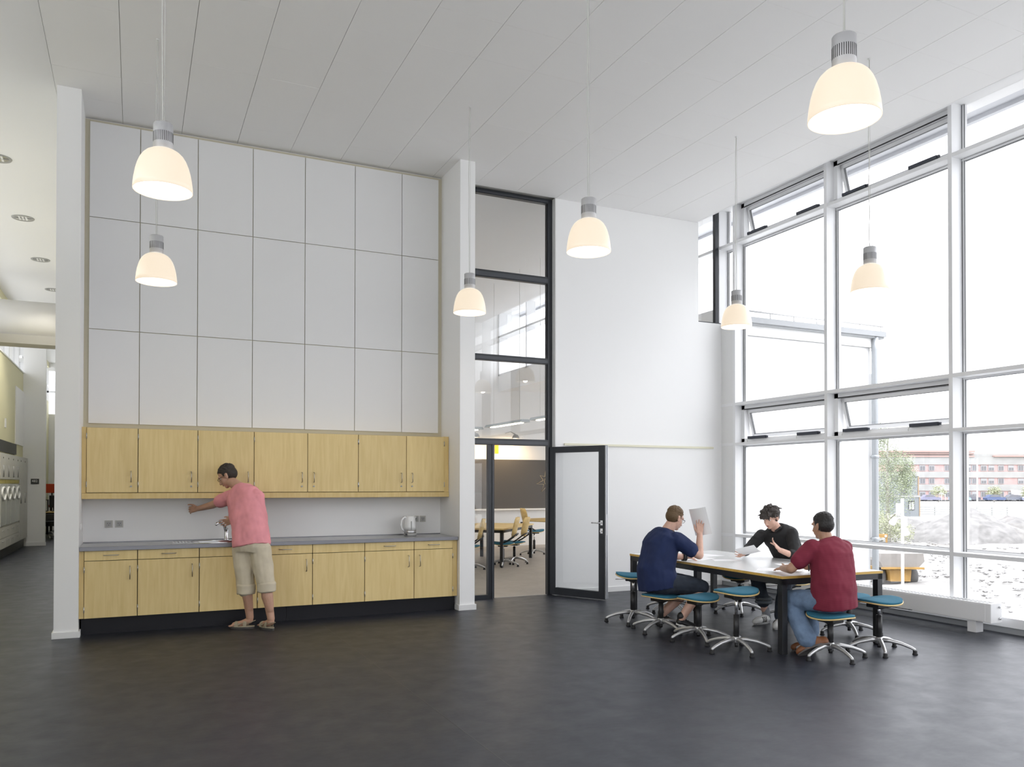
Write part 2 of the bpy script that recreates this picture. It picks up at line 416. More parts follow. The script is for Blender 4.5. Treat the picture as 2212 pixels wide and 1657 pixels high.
# ------------------------------------------------------------------ the window wall
ww = struct('window_1')
XI, XG = 8.325, 8.535
mull = [9.719 - 1.8135 * k for k in range(9)]
mull_bm = None
def mullion(y, w_=.05):
    bxo('mullion', XI, 8.56, y, y + w_, 0.165, 5.885, M_ALU, ww, bev=.003)
    bb = box(bmesh.new(), 8.498, 8.548, y - .030, y, .17, 5.88)
    obj('glazing_bead', bb, M_ALU, ww)
    g = bmesh.new(); box(g, 8.494, 8.503, y - .037, y - .030, .17, 5.88); box(g, 8.490, 8.497, y - .006, y, .17, 5.88)
    obj('gasket', g, M_ALU2, ww)
for y in mull: mullion(y)
mullion(10.085, .04)
bays = [(9.769, 10.085)] + [(mull[i + 1] + .05, mull[i]) for i in range(len(mull) - 1)] + [(YR, mull[-1])]
ROWS = [(0.165, .765), (.81, 2.165), (2.205, 2.775), (2.82, 5.265), (5.31, 5.885)]
VENT = {1: (2, 4), 2: (2, 4)}
for bi, (y0, y1) in enumerate(bays):
    for (z0, z1) in ((.765, .81), (2.165, 2.205), (2.775, 2.82), (5.265, 5.31)):
        bxo('transom', XI, 8.56, y0, y1, z0, z1, M_ALU, ww, bev=.003)
    b = bmesh.new(); box(b, 8.50, 8.55, y0, y1, .81, .836)
    for z in (2.160, 2.770, 5.255): box(b, 8.49, 8.55, y0, y1, z - .014, z + .005)
    obj('glazing_bead', b, M_ALU, ww)
    b = bmesh.new()
    for z in (.836, 2.146, 2.756, 5.241): box(b, 8.505, 8.535, y0, y1, z - .004, z + .004)
    obj('gasket', b, M_ALU2, ww)
    for ri, (z0, z1) in enumerate(ROWS):
        if bi in VENT and ri in VENT[bi]: continue
        bxo('glass_pane', XG, XG + .008, y0, y1, z0, z1, M_GLASS, ww)
# vents: fixed frame, outward-tilted top-hung sash and two chain openers each
def vent(y0, y1, z0, z1, drop):
    f = .062
    b = bmesh.new()
    zt = z1 - drop
    box(b, 8.455, 8.56, y0, y0 + f, z0, zt); box(b, 8.455, 8.56, y1 - f, y1, z0, zt); box(b, 8.455, 8.56, y0, y1, zt - f, zt); box(b, 8.455, 8.56, y0, y1, z0, z0 + f)
    if drop: box(b, 8.455, 8.60, y0, y1, zt, z1)
    fr = obj('vent_frame', b, M_ALU, ww)
    b = bmesh.new(); box(b, 8.45, 8.458, y0 + f - .008, y1 - f + .008, zt - f - .004, zt - f + .010)
    obj('hinge_shadow_gap', b, M_BLACK, ww)
    g = .006; a0, a1, c0, c1 = y0 + f + g, y1 - f - g, z0 + f + g, zt - f - g
    ang = math.radians(15)
    Mx = Matrix.Translation((8.50, 0, c1)) @ Matrix.Rotation(-ang, 4, 'Y') @ Matrix.Translation((-8.50, 0, -c1))
    b = bmesh.new(); s = .05
    for q in ((a0, a0 + s, c0, c1), (a1 - s, a1, c0, c1), (a0, a1, c0, c0 + s), (a0, a1, c1 - s, c1)): box(b, 8.50, 8.545, *q)
    b.transform(Mx); sa = obj('vent_sash', b, M_ALU, ww)
    b = bmesh.new(); e = .006
    for q in ((a0 + s, a0 + s + e, c0 + s, c1 - s), (a1 - s - e, a1 - s, c0 + s, c1 - s), (a0 + s, a1 - s, c0 + s, c0 + s + e), (a0 + s, a1 - s, c1 - s - e, c1 - s)): box(b, 8.497, 8.53, *q)
    b.transform(Mx); obj('gasket', b, M_ALU2, sa)
    b = box(bmesh.new(), 8.52, 8.526, a0 + s, a1 - s, c0 + s, c1 - s); b.transform(Mx)
    obj('glass_pane', b, M_GLASS, sa)
    for yc in (y1 - .36, y0 + .40):
        b = bmesh.new(); box(b, 8.415, 8.452, yc - .19, yc + .19, z0 + f - .012, z0 + f + .03, .006)
        box(b, 8.42, 8.448, yc - .22, yc - .19, z0 + f - .006, z0 + f + .024, .004)
        ac = obj('chain_opener', b, M_ACT, ww)
        b = bmesh.new(); tube(b, [(8.43, yc + .18, z0 + f - .005), (8.44, yc + .215, z0 + f - .02), (8.45, yc + .23, z0 + .03), (8.452, yc + .228, z0 + .004)], .0035, 6)
        obj('opener_cable', b, M_CORD, ac)
for bi in VENT:
    y0, y1 = bays[bi]
    vent(y0, y1, 2.205, 2.775, 0.0); vent(y0, y1, 5.31, 5.885, 0.0)
bxo('corner_panel', XI + .004, XI + .03, 9.769, 10.04, .165, 4.084, M_WALL2, ww)
b = bmesh.new(); box(b, XI, 8.60, YR, 10.085, .065, .165, .003); obj('window_sill', b, M_ALU, ww)
b = bmesh.new(); box(b, XI + .012, 8.60, YR, 10.085, 0, .065); obj('sill_base', b, mat('sill_base_grey', (0.30, 0.31, 0.32), 0.5), ww)
# outside head fascia seen through the top row of glass, a soft white eave
b = bmesh.new(); box(b, 8.62, 9.0, YR, 18.75, 5.90, 6.0); box(b, 8.93, 9.0, YR, 18.75, 5.85, 5.91); struct('roof_eave', b, mat('eave_board', (0.62, 0.63, 0.66), 0.7))

# ------------------------------------------------------------------ glazed screen with the open door
gs = struct('window_2')
def bar(n, x0, x1, z0, z1, y0=10.125, y1=10.195, p=gs):
    b = bmesh.new(); box(b, x0, x1, y0, y1, z0, z1, .002)
    return obj(n, b, M_DARKF, p)
bar('stile', 5.300, 5.372, 0, ZC); bar('stile', 3.872, 3.93, 0, ZC)
b = bmesh.new(); box(b, 5.285, 5.30, 10.14, 10.18, 2.2, 5.55); obj('glazing_bead', b, M_BLACK, gs)
for (z0, z1) in ((5.555, ZC), (4.410, 4.510), (3.268, 3.352), (2.108, 2.196)):
    bar('transom', 3.93, 5.30, z0, z1)
    b = bmesh.new(); box(b, 3.93, 5.30, 10.112, 10.125, z0 + .012, z1 - .030)
    obj('transom_cap', b, mat('anthracite_light', (0.055, 0.06, 0.07), 0.35) if 'anthracite_light' not in MATS else MATS['anthracite_light'], gs)
bar('mullion', 4.385, 4.475, 0, 2.108)
b = bmesh.new(); box(b, 4.44, 4.455, 10.112, 10.125, .0, 2.108); obj('mullion_bead', b, MATS['anthracite_light'], gs)
bar('bottom_rail', 3.93, 4.385, 0.0, .055)
for (x0, x1, z0, z1) in ((3.93, 5.30, 4.51, 5.555), (3.93, 5.30, 3.352, 4.41), (3.93, 5.30, 2.196, 3.268), (3.93, 4.385, .055, 2.108)):
    bxo('glass_pane', x0, x1, 10.155, 10.163, z0, z1, M_GLASSI, gs)
o = obj('trim_threshold', box(bmesh.new(), 4.475, 5.30, 10.15, 10.20, 0, .004), mat('threshold_strip', (0.35, 0.34, 0.32), 0.4)); o['kind'] = 'structure'
b = bmesh.new(); box(b, 5.372, 5.378, YK, 10.2, 0, ZC); o = obj('trim_screen', b, M_WALL2); o['kind'] = 'structure'

dr = struct('door_1', loc=(5.325, 10.105, 0))
dr.rotation_euler = (0, 0, math.atan2(-0.78, 0.40))
def dpart(n, bm, m, p=dr): return obj(n, bm, m, p, local=True)
W_, H_, T_ = .90, 2.095, .06
b = bmesh.new(); box(b, 0, .085, 0, T_, .012, H_, .002); dpart('hinge_stile', b, M_DARKF)
b = bmesh.new(); box(b, W_ - .095, W_, 0, T_, .012, H_, .002); ls = dpart('lock_stile', b, M_DARKF)
b = bmesh.new(); box(b, .085, W_ - .095, 0, T_, H_ - .085, H_, .002); dpart('top_rail', b, M_DARKF)
b = bmesh.new(); box(b, .085, W_ - .095, 0, T_, .012, .115, .002); dpart('bottom_rail', b, M_DARKF)
b = bmesh.new(); box(b, .085, W_ - .095, .026, .034, .115, H_ - .085); dpart('glass_pane', b, M_GLASSI)
b = bmesh.new(); box(b, W_, W_ + .014, .008, T_ - .008, .02, H_ - .006); box(b, W_, W_ + .02, T_ - .02, T_ - .004, .02, H_); dpart('door_edge_strip', b, mat('edge_strip_metal', (0.42, 0.43, 0.45), 0.35, 0.7))
b = bmesh.new(); box(b, W_ + .0135, W_ + .0165, .018, T_ - .018, .88, 1.16); dpart('lock_plate', b, M_STEEL)
b = bmesh.new()
for side, y in ((-1, -.001), (1, T_ + .001)):
    for z in (1.045, .935): box(b, W_ - .066, W_ - .026, y - .006, y + .006, z - .035, z + .035, .004)
    tube(b, [(W_ - .046, y, 1.045), (W_ - .046, y + side * .045, 1.045), (W_ - .075, y + side * .052, 1.045), (W_ - .175, y + side * .052, 1.045)], .0095, 8)
    tube(b, [(W_ - .046, y, .935), (W_ - .046, y + side * .03, .935)], .012, 8)
dpart('door_handle', b, M_CHROME)
for z in (.25, 1.05, 1.85):
    b = bmesh.new(); cyl(b, (-.008, T_ * .5, z - .06), (-.008, T_ * .5, z + .06), .011); dpart('hinge', b, M_DARKF)

# clerestory glazing where the back wall stops short of the windows
cg = struct('window_3')
b = bmesh.new(); box(b, 8.255, 8.315, 10.09, 10.15, 4.10, 5.885); obj('stile', b, M_DARKF, cg)
b = bmesh.new(); box(b, 7.885, 8.325, 10.045, 10.15, 4.084, 4.098); obj('bottom_rail', b, M_DARKF, cg)
bxo('glass_pane', 7.885, 8.255, 10.12, 10.128, 4.098, 5.885, M_GLASSI, cg)

# cream picture rail on the back wall
b = bmesh.new(); box(b, 5.515, 8.16, YK - .022, YK, 2.118, 2.150, .004)
t = tag(obj('picture_rail', b, M_RAIL), 'long thin cream rail fixed level on the white wall behind the door', 'rail')
# ------------------------------------------------------------------ kitchen
XW = [-0.515, -0.470, 0.031, 0.641, 1.250, 1.862, 2.473, 3.085, 3.589, 3.652]
UY, UZ0, UZ1 = 9.705, 1.472, 2.172
def handle_v(bm, x, y, z0, z1, out=.032):
    tube(bm, [(x, y, z1), (x, y - out, z1 - .004), (x, y - out, z0 + .004), (x, y, z0)], .005, 8)
def handle_h(bm, x0, x1, y, z, out=.032):
    tube(bm, [(x0, y, z), (x0 + .004, y - out, z), (x1 - .004, y - out, z), (x1, y, z)], .005, 8)
def hinges(par, x, y, z0, z1):
    for z in (z0 + .09, z1 - .09):
        b = bmesh.new(); cyl(b, (x, y - .004, z - .03), (x, y - .004, z + .03), .005, 8); obj('hinge', b, M_STEEL, par)
upos = ['R', 'R', 'R', 'R', 'L', 'R', 'L']
ulab = ['wall cabinet against the left pier, first of the row above the worktop',
        'wall cabinet second from the left pier, empty wall below it',
        'wall cabinet behind the head of the man in pink',
        'wall cabinet just right of the man in pink, handle at its right edge',
        'wall cabinet fifth from the left, handle at its left edge beside its neighbour',
        'wall cabinet second from the right pier, above the kettle',
        'narrow wall cabinet at the right end beside the right pier']
for i in range(7):
    x0, x1 = XW[i + 1], XW[i + 2]
    t = thing('wall_cabinet', 'birch ' + ulab[i], 'cabinet', ((x0 + x1) / 2, YK, UZ0), group='birch wall cabinets')
    b = bmesh.new(); box(b, x0 + .001, x1 - .001, UY + .022, YK - .004, UZ0 - .004, UZ1); obj('carcass', b, M_BIRCHD, t)
    b = bmesh.new(); box(b, x0 + .001, x1 - .001, UY + .018, UY + .022, UZ0, UZ1 - .003); obj('shadow_gap', b, M_DARKGAP, t)
    b = bmesh.new(); box(b, x0 + .0035, x1 - .0035, UY, UY + .018, UZ0 + .003, UZ1 - .002, .0015); d = obj('door', b, M_BIRCH, t)
    hx = x1 - .068 if upos[i] == 'R' else x0 + .072
    b = bmesh.new(); handle_v(b, hx, UY, 1.588, 1.706); obj('handle', b, M_HANDLE, d)
    b = bmesh.new(); cyl(b, (hx, UY + .004, 1.540), (hx, UY - .012, 1.540), .010); obj('lock', b, M_GREYPL, d)
    hinges(d, x0 + .002 if upos[i] == 'R' else x1 - .002, UY, UZ0, UZ1)
t = thing('cabinet_surround', 'birch surround of the wall cabinets: bottom rail and narrow end strips', 'cabinet trim', (1.57, YK, 1.405))
b = bmesh.new(); box(b, XW[0] + .001, XW[-1] - .001, UY - .002, YK - .004, 1.405, 1.466, .002); obj('bottom_rail', b, M_BIRCHD, t)
b = bmesh.new(); box(b, XW[0] + .001, XW[1] - .001, UY + .012, YK - .004, 1.468, UZ1 + .004); obj('end_strip', b, M_BIRCHD, t)
b = bmesh.new(); box(b, XW[-2] + .001, XW[-1] - .001, UY + .012, YK - .004, 1.468, UZ1 + .004); obj('end_strip', b, M_BIRCHD, t)

BY, BZ0, BZ1, DZ = 9.395, .176, .884, .768
drh = [1, 1, 0, 1, 0, 1, 1]
doh = ['R', 'R', 'R', 'R', '', 'R', 'L']
blab = ['base cabinet against the left pier, first under the worktop',
        'base cabinet second from the left pier, left of the sink',
        'base cabinet under the sink, partly hidden by the man in pink',
        'base cabinet right of the man in pink, door handle at its right edge',
        'base unit without any handles, under the flush tray in the worktop',
        'base cabinet second from the right pier, just left of the one under the sockets',
        'narrow base cabinet beside the right pier, door handle at its left edge']
XB = list(XW); XB[-1] = 3.645
for i in range(7):
    x0, x1 = XB[i + 1], XB[i + 2]
    t = thing('base_cabinet', 'birch ' + blab[i], 'cabinet', ((x0 + x1) / 2, 9.7, BZ0), group='birch base cabinets')
    b = bmesh.new(); box(b, x0 + .001, x1 - .001, BY + .022, YK - .004, BZ0, .74 if i == 2 else BZ1); obj('carcass', b, M_BIRCHD, t)
    b = bmesh.new(); box(b, x0 + .001, x1 - .001, BY + .018, BY + .022, BZ0 + .003, BZ1); obj('shadow_gap', b, M_DARKGAP, t)
    b = bmesh.new(); box(b, x0 + .004, x1 - .004, BY, BY + .018, DZ + .003, BZ1 - .008, .0015); d = obj('drawer_front', b, M_BIRCH, t)
    if drh[i]:
        cx = (x0 + x1) / 2; b = bmesh.new(); handle_h(b, cx - .07, cx + .07, BY, .825); obj('handle', b, M_HANDLE, d)
    b = bmesh.new(); box(b, x0 + .004, x1 - .004, BY, BY + .018, BZ0, DZ - .003, .0015); d = obj('door', b, M_BIRCH, t)
    if doh[i]:
        hx = x1 - .072 if doh[i] == 'R' else x0 + .07
        b = bmesh.new(); handle_v(b, hx, BY, .565, .702); obj('handle', b, M_HANDLE, d)
    hinges(d, x0 + .002 if doh[i] != 'L' else x1 - .002, BY, BZ0, DZ)
t = thing('cabinet_end_strips', 'narrow birch filler strips closing both ends of the base cabinets', 'cabinet trim', (1.57, 9.7, BZ0))
b = bmesh.new(); box(b, XB[0] + .001, XB[1] - .001, BY + .010, YK - .004, BZ0, BZ1); obj('left_strip', b, M_BIRCHD, t)
b = bmesh.new(); box(b, XB[-2] + .001, XB[-1] + .004, BY + .010, YK - .004, BZ0, BZ1); obj('right_strip', b, M_BIRCHD, t)
for x0, x1, l in ((-0.497, 1.578, 'black kickboard under the left half of the base cabinets'), (1.581, 3.636, 'black kickboard under the right half of the base cabinets')):
    b = bmesh.new(); box(b, x0, x1, 9.47, 9.49, 0, BZ0 - .001); tag(obj('kickboard', b, M_PLINTH), l, 'kickboard', 'kickboards')

# worktop with the sink opening left free
SX0, SX1, SY0, SY1 = .60, 1.25, 9.50, 9.90
t = thing('worktop', 'long grey steel worktop with upstand running over the base cabinets', 'worktop', (1.57, 9.7, BZ1))
b = bmesh.new()
WF = 9.372
for q in ((-.513, SX0, WF, YK - .012), (SX1, 3.652, WF, YK - .012), (SX0, SX1, WF, SY0), (SX0, SX1, SY1, YK - .012)): box(b, q[0], q[1], q[2], q[3], .886, .912)
obj('top', b, M_STEEL, t)
b = bmesh.new(); box(b, -.513, 3.652, WF - .003, WF + .012, .872, .9145, .003); obj('front_edge', b, mat('dark_steel_edge', (0.22, 0.22, 0.235), 0.4, 0.8), t)
b = bmesh.new(); box(b, -.513, 3.652, YK - .012, YK - .001, .886, .924); obj('upstand', b, MATS['dark_steel_edge'], t)
t = thing('sink', 'stainless sink bowl with drainer sunk into the worktop before the man in pink', 'sink', (.93, 9.7, .70))
b = bmesh.new()
bx0, bx1, by0, by1, zt, zb = .66, 1.20, 9.54, 9.84, .9125, .745
v = lambda x, y, z: b.verts.new((x, y, z))
rings = []
for (x0, x1, y0, y1, z) in ((SX0 - .01, SX1 + .01, SY0 - .01, SY1 + .01, .9135), (bx0, bx1, by0, by1, .9135), (bx0 + .03, bx1 - .03, by0 + .03, by1 - .03, zb)):
    rings.append([v(x0, y0, z), v(x1, y0, z), v(x1, y1, z), v(x0, y1, z)])
for A, B in zip(rings, rings[1:]):
    for j in range(4): b.faces.new((A[j], A[(j + 1) % 4], B[(j + 1) % 4], B[j]))
b.faces.new(rings[-1]); obj('bowl', b, M_CHROME, t)
b = bmesh.new(); lathe(b, [(.0, .001), (.03, .001), (.035, .004), (.03, .006), (0, .004)], 20, (.93, 9.69, zb)); obj('drain', b, M_STEEL, t)
b = bmesh.new(); tube(b, [(SX0 - .004, SY0 - .004, .915), (SX1 + .004, SY0 - .004, .915), (SX1 + .004, SY1 + .004, .915), (SX0 - .004, SY1 + .004, .915)], .0035, 6, closed=True); obj('rim', b, M_CHROME, t)
t = thing('drain_tray', 'flat steel drain tray on the worktop at the left edge of the sink', 'tray', (.47, 9.70, .9125))
b = bmesh.new(); box(b, .36, .585, 9.56, 9.84, .9125, .9165, .0015); obj('plate', b, M_STEEL, t)
b = bmesh.new()
for k in range(6): box(b, .385 + k * .034, .397 + k * .034, 9.59, 9.81, .9165, .9195)
obj('ribs', b, M_CHROME, t)
t = thing('faucet', 'chrome single lever faucet rising behind the sink', 'faucet', (.965, 9.87, .914))
b = bmesh.new(); lathe(b, [(.030, 0), (.030, .012), (.024, .018), (.024, .10), (.026, .125), (.020, .14)], 20, (.965, 9.87, .914)); obj('body', b, M_CHROME, t, smooth=True)
b = bmesh.new(); tube(b, [(.965, 9.87, 1.02), (.94, 9.82, 1.09), (.89, 9.75, 1.125), (.845, 9.70, 1.118), (.835, 9.69, 1.10)], [.022, .021, .018, .015, .013], 12); obj('spout', b, M_CHROME, t, smooth=True)
b = bmesh.new(); tube(b, [(.965, 9.87, 1.05), (.95, 9.84, 1.075), (.91, 9.79, 1.145)], [.015, .012, .008], 10, flat=.6); obj('lever', b, M_CHROME, t, smooth=True)
b = bmesh.new(); box(b, 1.895, 2.56, 9.44, 9.96, .9122, .9150, .001)
tag(obj('worktop_tray_plate', b, M_STEEL), 'flat square steel plate lying flush in the worktop left of the kettle', 'plate')

# kettle
t = thing('kettle', 'white electric kettle with grey base beside the right wall sockets', 'kettle', (3.165, 9.80, .914))
b = bmesh.new(); lathe(b, [(.078, 0), (.080, .010), (.080, .030), (.074, .034)], 28, (3.165, 9.80, .9125)); obj('power_base', b, M_GREYPL, t, smooth=False)
b = bmesh.new(); lathe(b, [(.074, .034), (.076, .05), (.078, .075)], 28, (3.165, 9.80, .9125)); obj('heater_band', b, M_STEEL, t)
b = bmesh.new(); lathe(b, [(.078, .075), (.077, .12), (.070, .19), (.062, .235), (.058, .243)], 28, (3.165, 9.80, .9125)); tube(b, [(3.205, 9.79, 1.135), (3.238, 9.785, 1.152)], [.022, .008], 8); obj('jug', b, M_WHITEPL, t, smooth=True)
b = bmesh.new(); lathe(b, [(.058, .243), (.052, .252), (.0, .256)], 24, (3.165, 9.80, .9125)); obj('lid', b, M_WHITEPL, t, smooth=True)
b = bmesh.new(); tube(b, [(3.125, 9.795, 1.140), (3.085, 9.79, 1.150), (3.05, 9.785, 1.115), (3.038, 9.785, 1.06), (3.052, 9.788, 1.00), (3.095, 9.792, .965)], [.012, .014, .013, .012, .011, .012], 10); obj('handle', b, M_WHITEPL, t, smooth=True)
b = bmesh.new(); box(b, 3.150, 3.162, 9.718, 9.727, .99, 1.10, .002); obj('water_gauge', b, M_GREYPL, t)
b = bmesh.new(); box(b, 3.085, 3.105, 9.732, 9.746, .925, .945, .002); obj('switch', b, M_BLACK, t)

# sockets
SOCK_L = ['left one of the two grey wall sockets beside the left pier', 'right one of the two grey wall sockets near the left pier',
          'grey wall socket half hidden behind the kettle', 'grey wall socket nearest the right pier']
for (x, z), l in zip(((-.26, 1.12), (-.155, 1.119), (3.315, 1.115), (3.412, 1.114)), SOCK_L):
    t = thing('wall_socket', l, 'socket', (x, YK, z), group='sockets above the worktop')
    b = bmesh.new(); box(b, x - .040, x + .040, YK - .009, YK, z - .040, z + .040, .003); obj('cover_plate', b, M_SOCK, t)
    b = bmesh.new(); box(b, x - .029, x + .029, YK - .0105, YK - .009, z - .029, z + .029); obj('insert', b, M_GREYPL, t)
    b = bmesh.new()
    for dx, dz in ((-.010, .006), (.010, .006), (0, -.012)): cyl(b, (x + dx, YK - .0112, z + dz), (x + dx, YK - .0104, z + dz), .0045, 8)
    obj('pin_holes', b, M_BLACK, t)
t = thing('light_switch', 'small white light switch on the inner side of the left pier', 'switch', (-.515, 9.62, 1.12))
b = bmesh.new(); box(b, -.515, -.507, 9.585, 9.655, 1.085, 1.155, .002); obj('cover_plate', b, M_WHITEPL, t)
b = bmesh.new(); box(b, -.507, -.503, 9.602, 9.638, 1.10, 1.14, .001); obj('rocker', b, M_WHITEPL, t)
# ------------------------------------------------------------------ pendant lamps
M_SHADE = mat('opal_glass_lit', (0.40, 0.38, 0.34), 0.3, emit=(1.0, 0.82, 0.61), estr=0.60)
M_GLOW = emission('lamp_inside_glow', (1.0, 0.95, 0.86), 2.2)
PROF = [(.062, .254), (.080, .248), (.100, .236), (.120, .216), (.137, .188), (.150, .155), (.161, .115), (.169, .070), (.1735, .030), (.175, .0)]
def pendant(x, y, z, label, wave=0.0):
    t = thing('pendant_lamp', label, 'lamp', (x, y, z), group='pendant lamps')
    L = lambda n, bm, m, p=t, s=True: obj(n, bm, m, p, smooth=False, local=True)
    b = bmesh.new(); lathe(b, PROF + [(.172, -.002), (.170, .004)], 48, caps=False); sh = L('glass_shade', b, M_SHADE)
    b = bmesh.new(); lathe(b, [(.170, .004)] + [(r - .006, zz) for r, zz in reversed(PROF[:-1])] + [(0, .244)], 40, caps=False); L('shade_lining', b, M_GLOW, sh)
    b = bmesh.new(); lathe(b, [(.018, .235), (.02, .18), (.034, .14), (.038, .105), (.025, .075), (0, .066)], 20); L('bulb', b, M_GLOW)
    b = bmesh.new(); lathe(b, [(.050, .243), (.0585, .246), (.0585, .415), (.054, .420), (.0, .421)], 40); cy_ = L('lamp_housing', b, M_LCYL)
    b = bmesh.new()
    for k in range(34):
        a = 2 * PI * k / 34; s = bmesh.new(); box(s, .0575, .0592, -.0017, .0017, .300, .362); merge(b, s, Matrix.Rotation(a, 4, 'Z'))
    L('cooling_slots', b, M_BLACK, cy_)
    b = bmesh.new(); cyl(b, (.006, 0, .42), (.006, 0, ZC - z), .0018, 6); L('suspension_wire', b, M_CORD)
    b = bmesh.new(); H = ZC - z
    pts = [(-.003 - .007 * math.sin(PI * k / 24) + wave * (math.sin(2.2 * k / 3.0) if k < 8 else 0) * (1 - k / 8), .004 * math.sin(k), .42 + (H - .42) * k / 24) for k in range(25)]
    tube(b, pts, .0035, 6); L('cable', b, M_CORD)
    b = bmesh.new(); lathe(b, [(.012, H - .010), (.012, H), (0, H)], 12); L('ceiling_cup', b, M_WHITEPL)
    ld = bpy.data.lights.new('lamp_bulb', 'POINT'); ld.energy = LAMP_W; ld.color = (1.0, 0.86, 0.68); ld.shadow_soft_size = .04
    lo = bpy.data.objects.new('lamp_light', ld); COL.objects.link(lo); lo.location = (0, 0, .03); lo.parent = t
for a in ((0.150, 5.471, 3.40, 'pendant lamp before the white panels, the larger looking of the left pair', 0),
          (0.168, 7.975, 3.40, 'pendant lamp at the far left nearest the white panels, seen below its larger twin', 0),
          (3.237, 7.985, 3.40, 'pendant lamp hanging before the right pier of the kitchen', 0),
          (3.232, 5.480, 3.40, 'pendant lamp in mid room, seen against the white wall above the open door', 0),
          (6.330, 7.362, 3.40, 'pendant lamp beyond the table, seen before the first window post', 0),
          (6.310, 5.465, 3.40, 'pendant lamp over the near end of the table, pale against the bright window', 0),
          (3.213, 2.935, 3.40, 'nearest and largest looking pendant lamp, high at the upper right', .012)): pendant(*a)

# recessed downlights in the corridor ceiling
M_REFL = mat('downlight_reflector', (0.75, 0.75, 0.75), 0.2, 0.9)
for y, l in ((9.25, 'nearest'), (11.75, 'second'), (14.25, 'third'), (16.77, 'fourth'), (19.27, 'fifth')):
    if y < 11: continue
    nm = {11.75: 'round ceiling downlight cut by the left edge of the picture', 14.25: 'largest fully seen round downlight in the corridor ceiling', 16.77: 'round downlight second from the duct in the corridor ceiling', 19.27: 'round ceiling downlight just above the duct beside the left pier'}[y]
    t = thing('downlight', nm, 'downlight', (-1.565, y, ZC), group='corridor downlights')
    b = bmesh.new(); lathe(b, [(.118, -.001), (.15, -.010), (.155, 0), (.118, 0)], 32); obj('trim_ring', b, M_GREYPL, t, local=True)
    b = bmesh.new(); lathe(b, [(.12, -.002), (.07, -.0005), (0, -.0003)], 24); obj('reflector', b, M_REFL, t, local=True)
    b = bmesh.new()
    for dx in (-.045, 0, .045): box(b, dx - .012, dx + .012, -.09, .09, -.008, -.0025)
    obj('lamp_tubes', b, M_WHITEPL, t, local=True)
    b = bmesh.new(); box(b, -.118, .118, -.004, .004, -.009, -.002); obj('louvre_bar', b, M_GREYPL, t, local=True)
    ld = bpy.data.lights.new('downlight_lamp', 'SPOT'); ld.energy = 240; ld.spot_size = 1.9; ld.spot_blend = .7; ld.color = (1, .95, .86); ld.shadow_soft_size = .1
    lo_ = bpy.data.objects.new('downlight_lamp', ld); COL.objects.link(lo_); lo_.location = (0, 0, -.02); lo_.parent = t

# ------------------------------------------------------------------ radiator under the windows
t = thing('radiator', 'long low grey convector radiator standing along the window wall', 'radiator', (8.15, 7.3, 0))
RX0, RX1, RY0, RY1, RZ0, RZ1 = 8.065, 8.245, 5.485, 9.35, .125, .325
b = bmesh.new(); box(b, RX0, RX1, RY0 + .004, RY1, RZ0, RZ1, .006); obj('casing', b, M_RAD, t)
b = bmesh.new(); box(b, RX0 - .003, RX0, RY0 + .06, RY1 - .06, RZ0 + .012, RZ1 - .014, .001); obj('front_panel', b, M_RAD, t)
b = bmesh.new(); box(b, RX0 + .004, RX1, RY0, RY0 + .004, RZ0 + .001, RZ1 - .001); ec = obj('end_cap', b, mat('radiator_end_white', (0.78, 0.78, 0.78), 0.4), t)
b = bmesh.new()
for z in (.165, .285): lathe_ = cyl(b, (8.205, RY0 + .001, z), (8.205, RY0 - .018, z), .011); cyl(b, (8.205, RY0 - .012, z), (8.205, RY0 - .022, z), .006)
obj('plug', b, M_CHROME, ec)
b = bmesh.new(); n = int((RY1 - RY0 - .1) / .045)
for k in range(n):
    y = RY0 + .05 + k * .045
    for x in (8.105, 8.150, 8.195): box(b, x - .016, x + .016, y, y + .018, RZ1, RZ1 + .0012)
o = obj('grille_slots', b, mat('grille_dark', (0.12, 0.12, 0.12), 0.7), t); o['kind'] = 'stuff'
for y in (5.66, 7.45, 9.15):
    b = bmesh.new(); box(b, 8.085, 8.20, y, y + .10, 0, RZ0 - .001, .003); obj('foot', b, MATS['radiator_end_white'], t)
b = bmesh.new(); cyl(b, (8.10, RY1, .27), (8.10, RY1 + .10, .27), .016); cyl(b, (8.10, RY1 + .05, .27), (8.10, RY1 + .05, .02), .009); cyl(b, (8.06, RY1 + .07, .27), (8.02, RY1 + .07, .27), .022); obj('valve', b, M_CHROME, t)

# ------------------------------------------------------------------ the big table
TX0, TX1, TY0, TY1, TZ = 5.395, 6.655, 5.660, 8.300, .723
t = thing('table', 'large white topped table with yellow plywood edge and black steel frame', 'table', (TX0, TY0, 0))
b = bmesh.new(); box(b, TX0, TX1, TY0, TY1, TZ - .0012, TZ); tp = obj('tabletop', b, M_LAMIN, t)
b = bmesh.new(); box(b, TX0, TX1, TY0, TY1, TZ - .025, TZ - .0012); obj('plywood_edge', b, M_PLYE, tp)
b = bmesh.new(); i_ = .004; f_ = .04; z0, z1 = TZ - .082, TZ - .0255
for q in ((TX0 + i_, TX0 + i_ + f_, TY0 + i_, TY1 - i_), (TX1 - i_ - f_, TX1 - i_, TY0 + i_, TY1 - i_), (TX0 + i_, TX1 - i_, TY0 + i_, TY0 + i_ + f_), (TX0 + i_, TX1 - i_, TY1 - i_ - f_, TY1 - i_), (TX0 + i_, TX1 - i_, 6.96, 7.02)): box(b, *q, z0, z1)
obj('frame', b, mat('black_steel_tube', (0.018, 0.019, 0.022), 0.38), t)
LG = .062
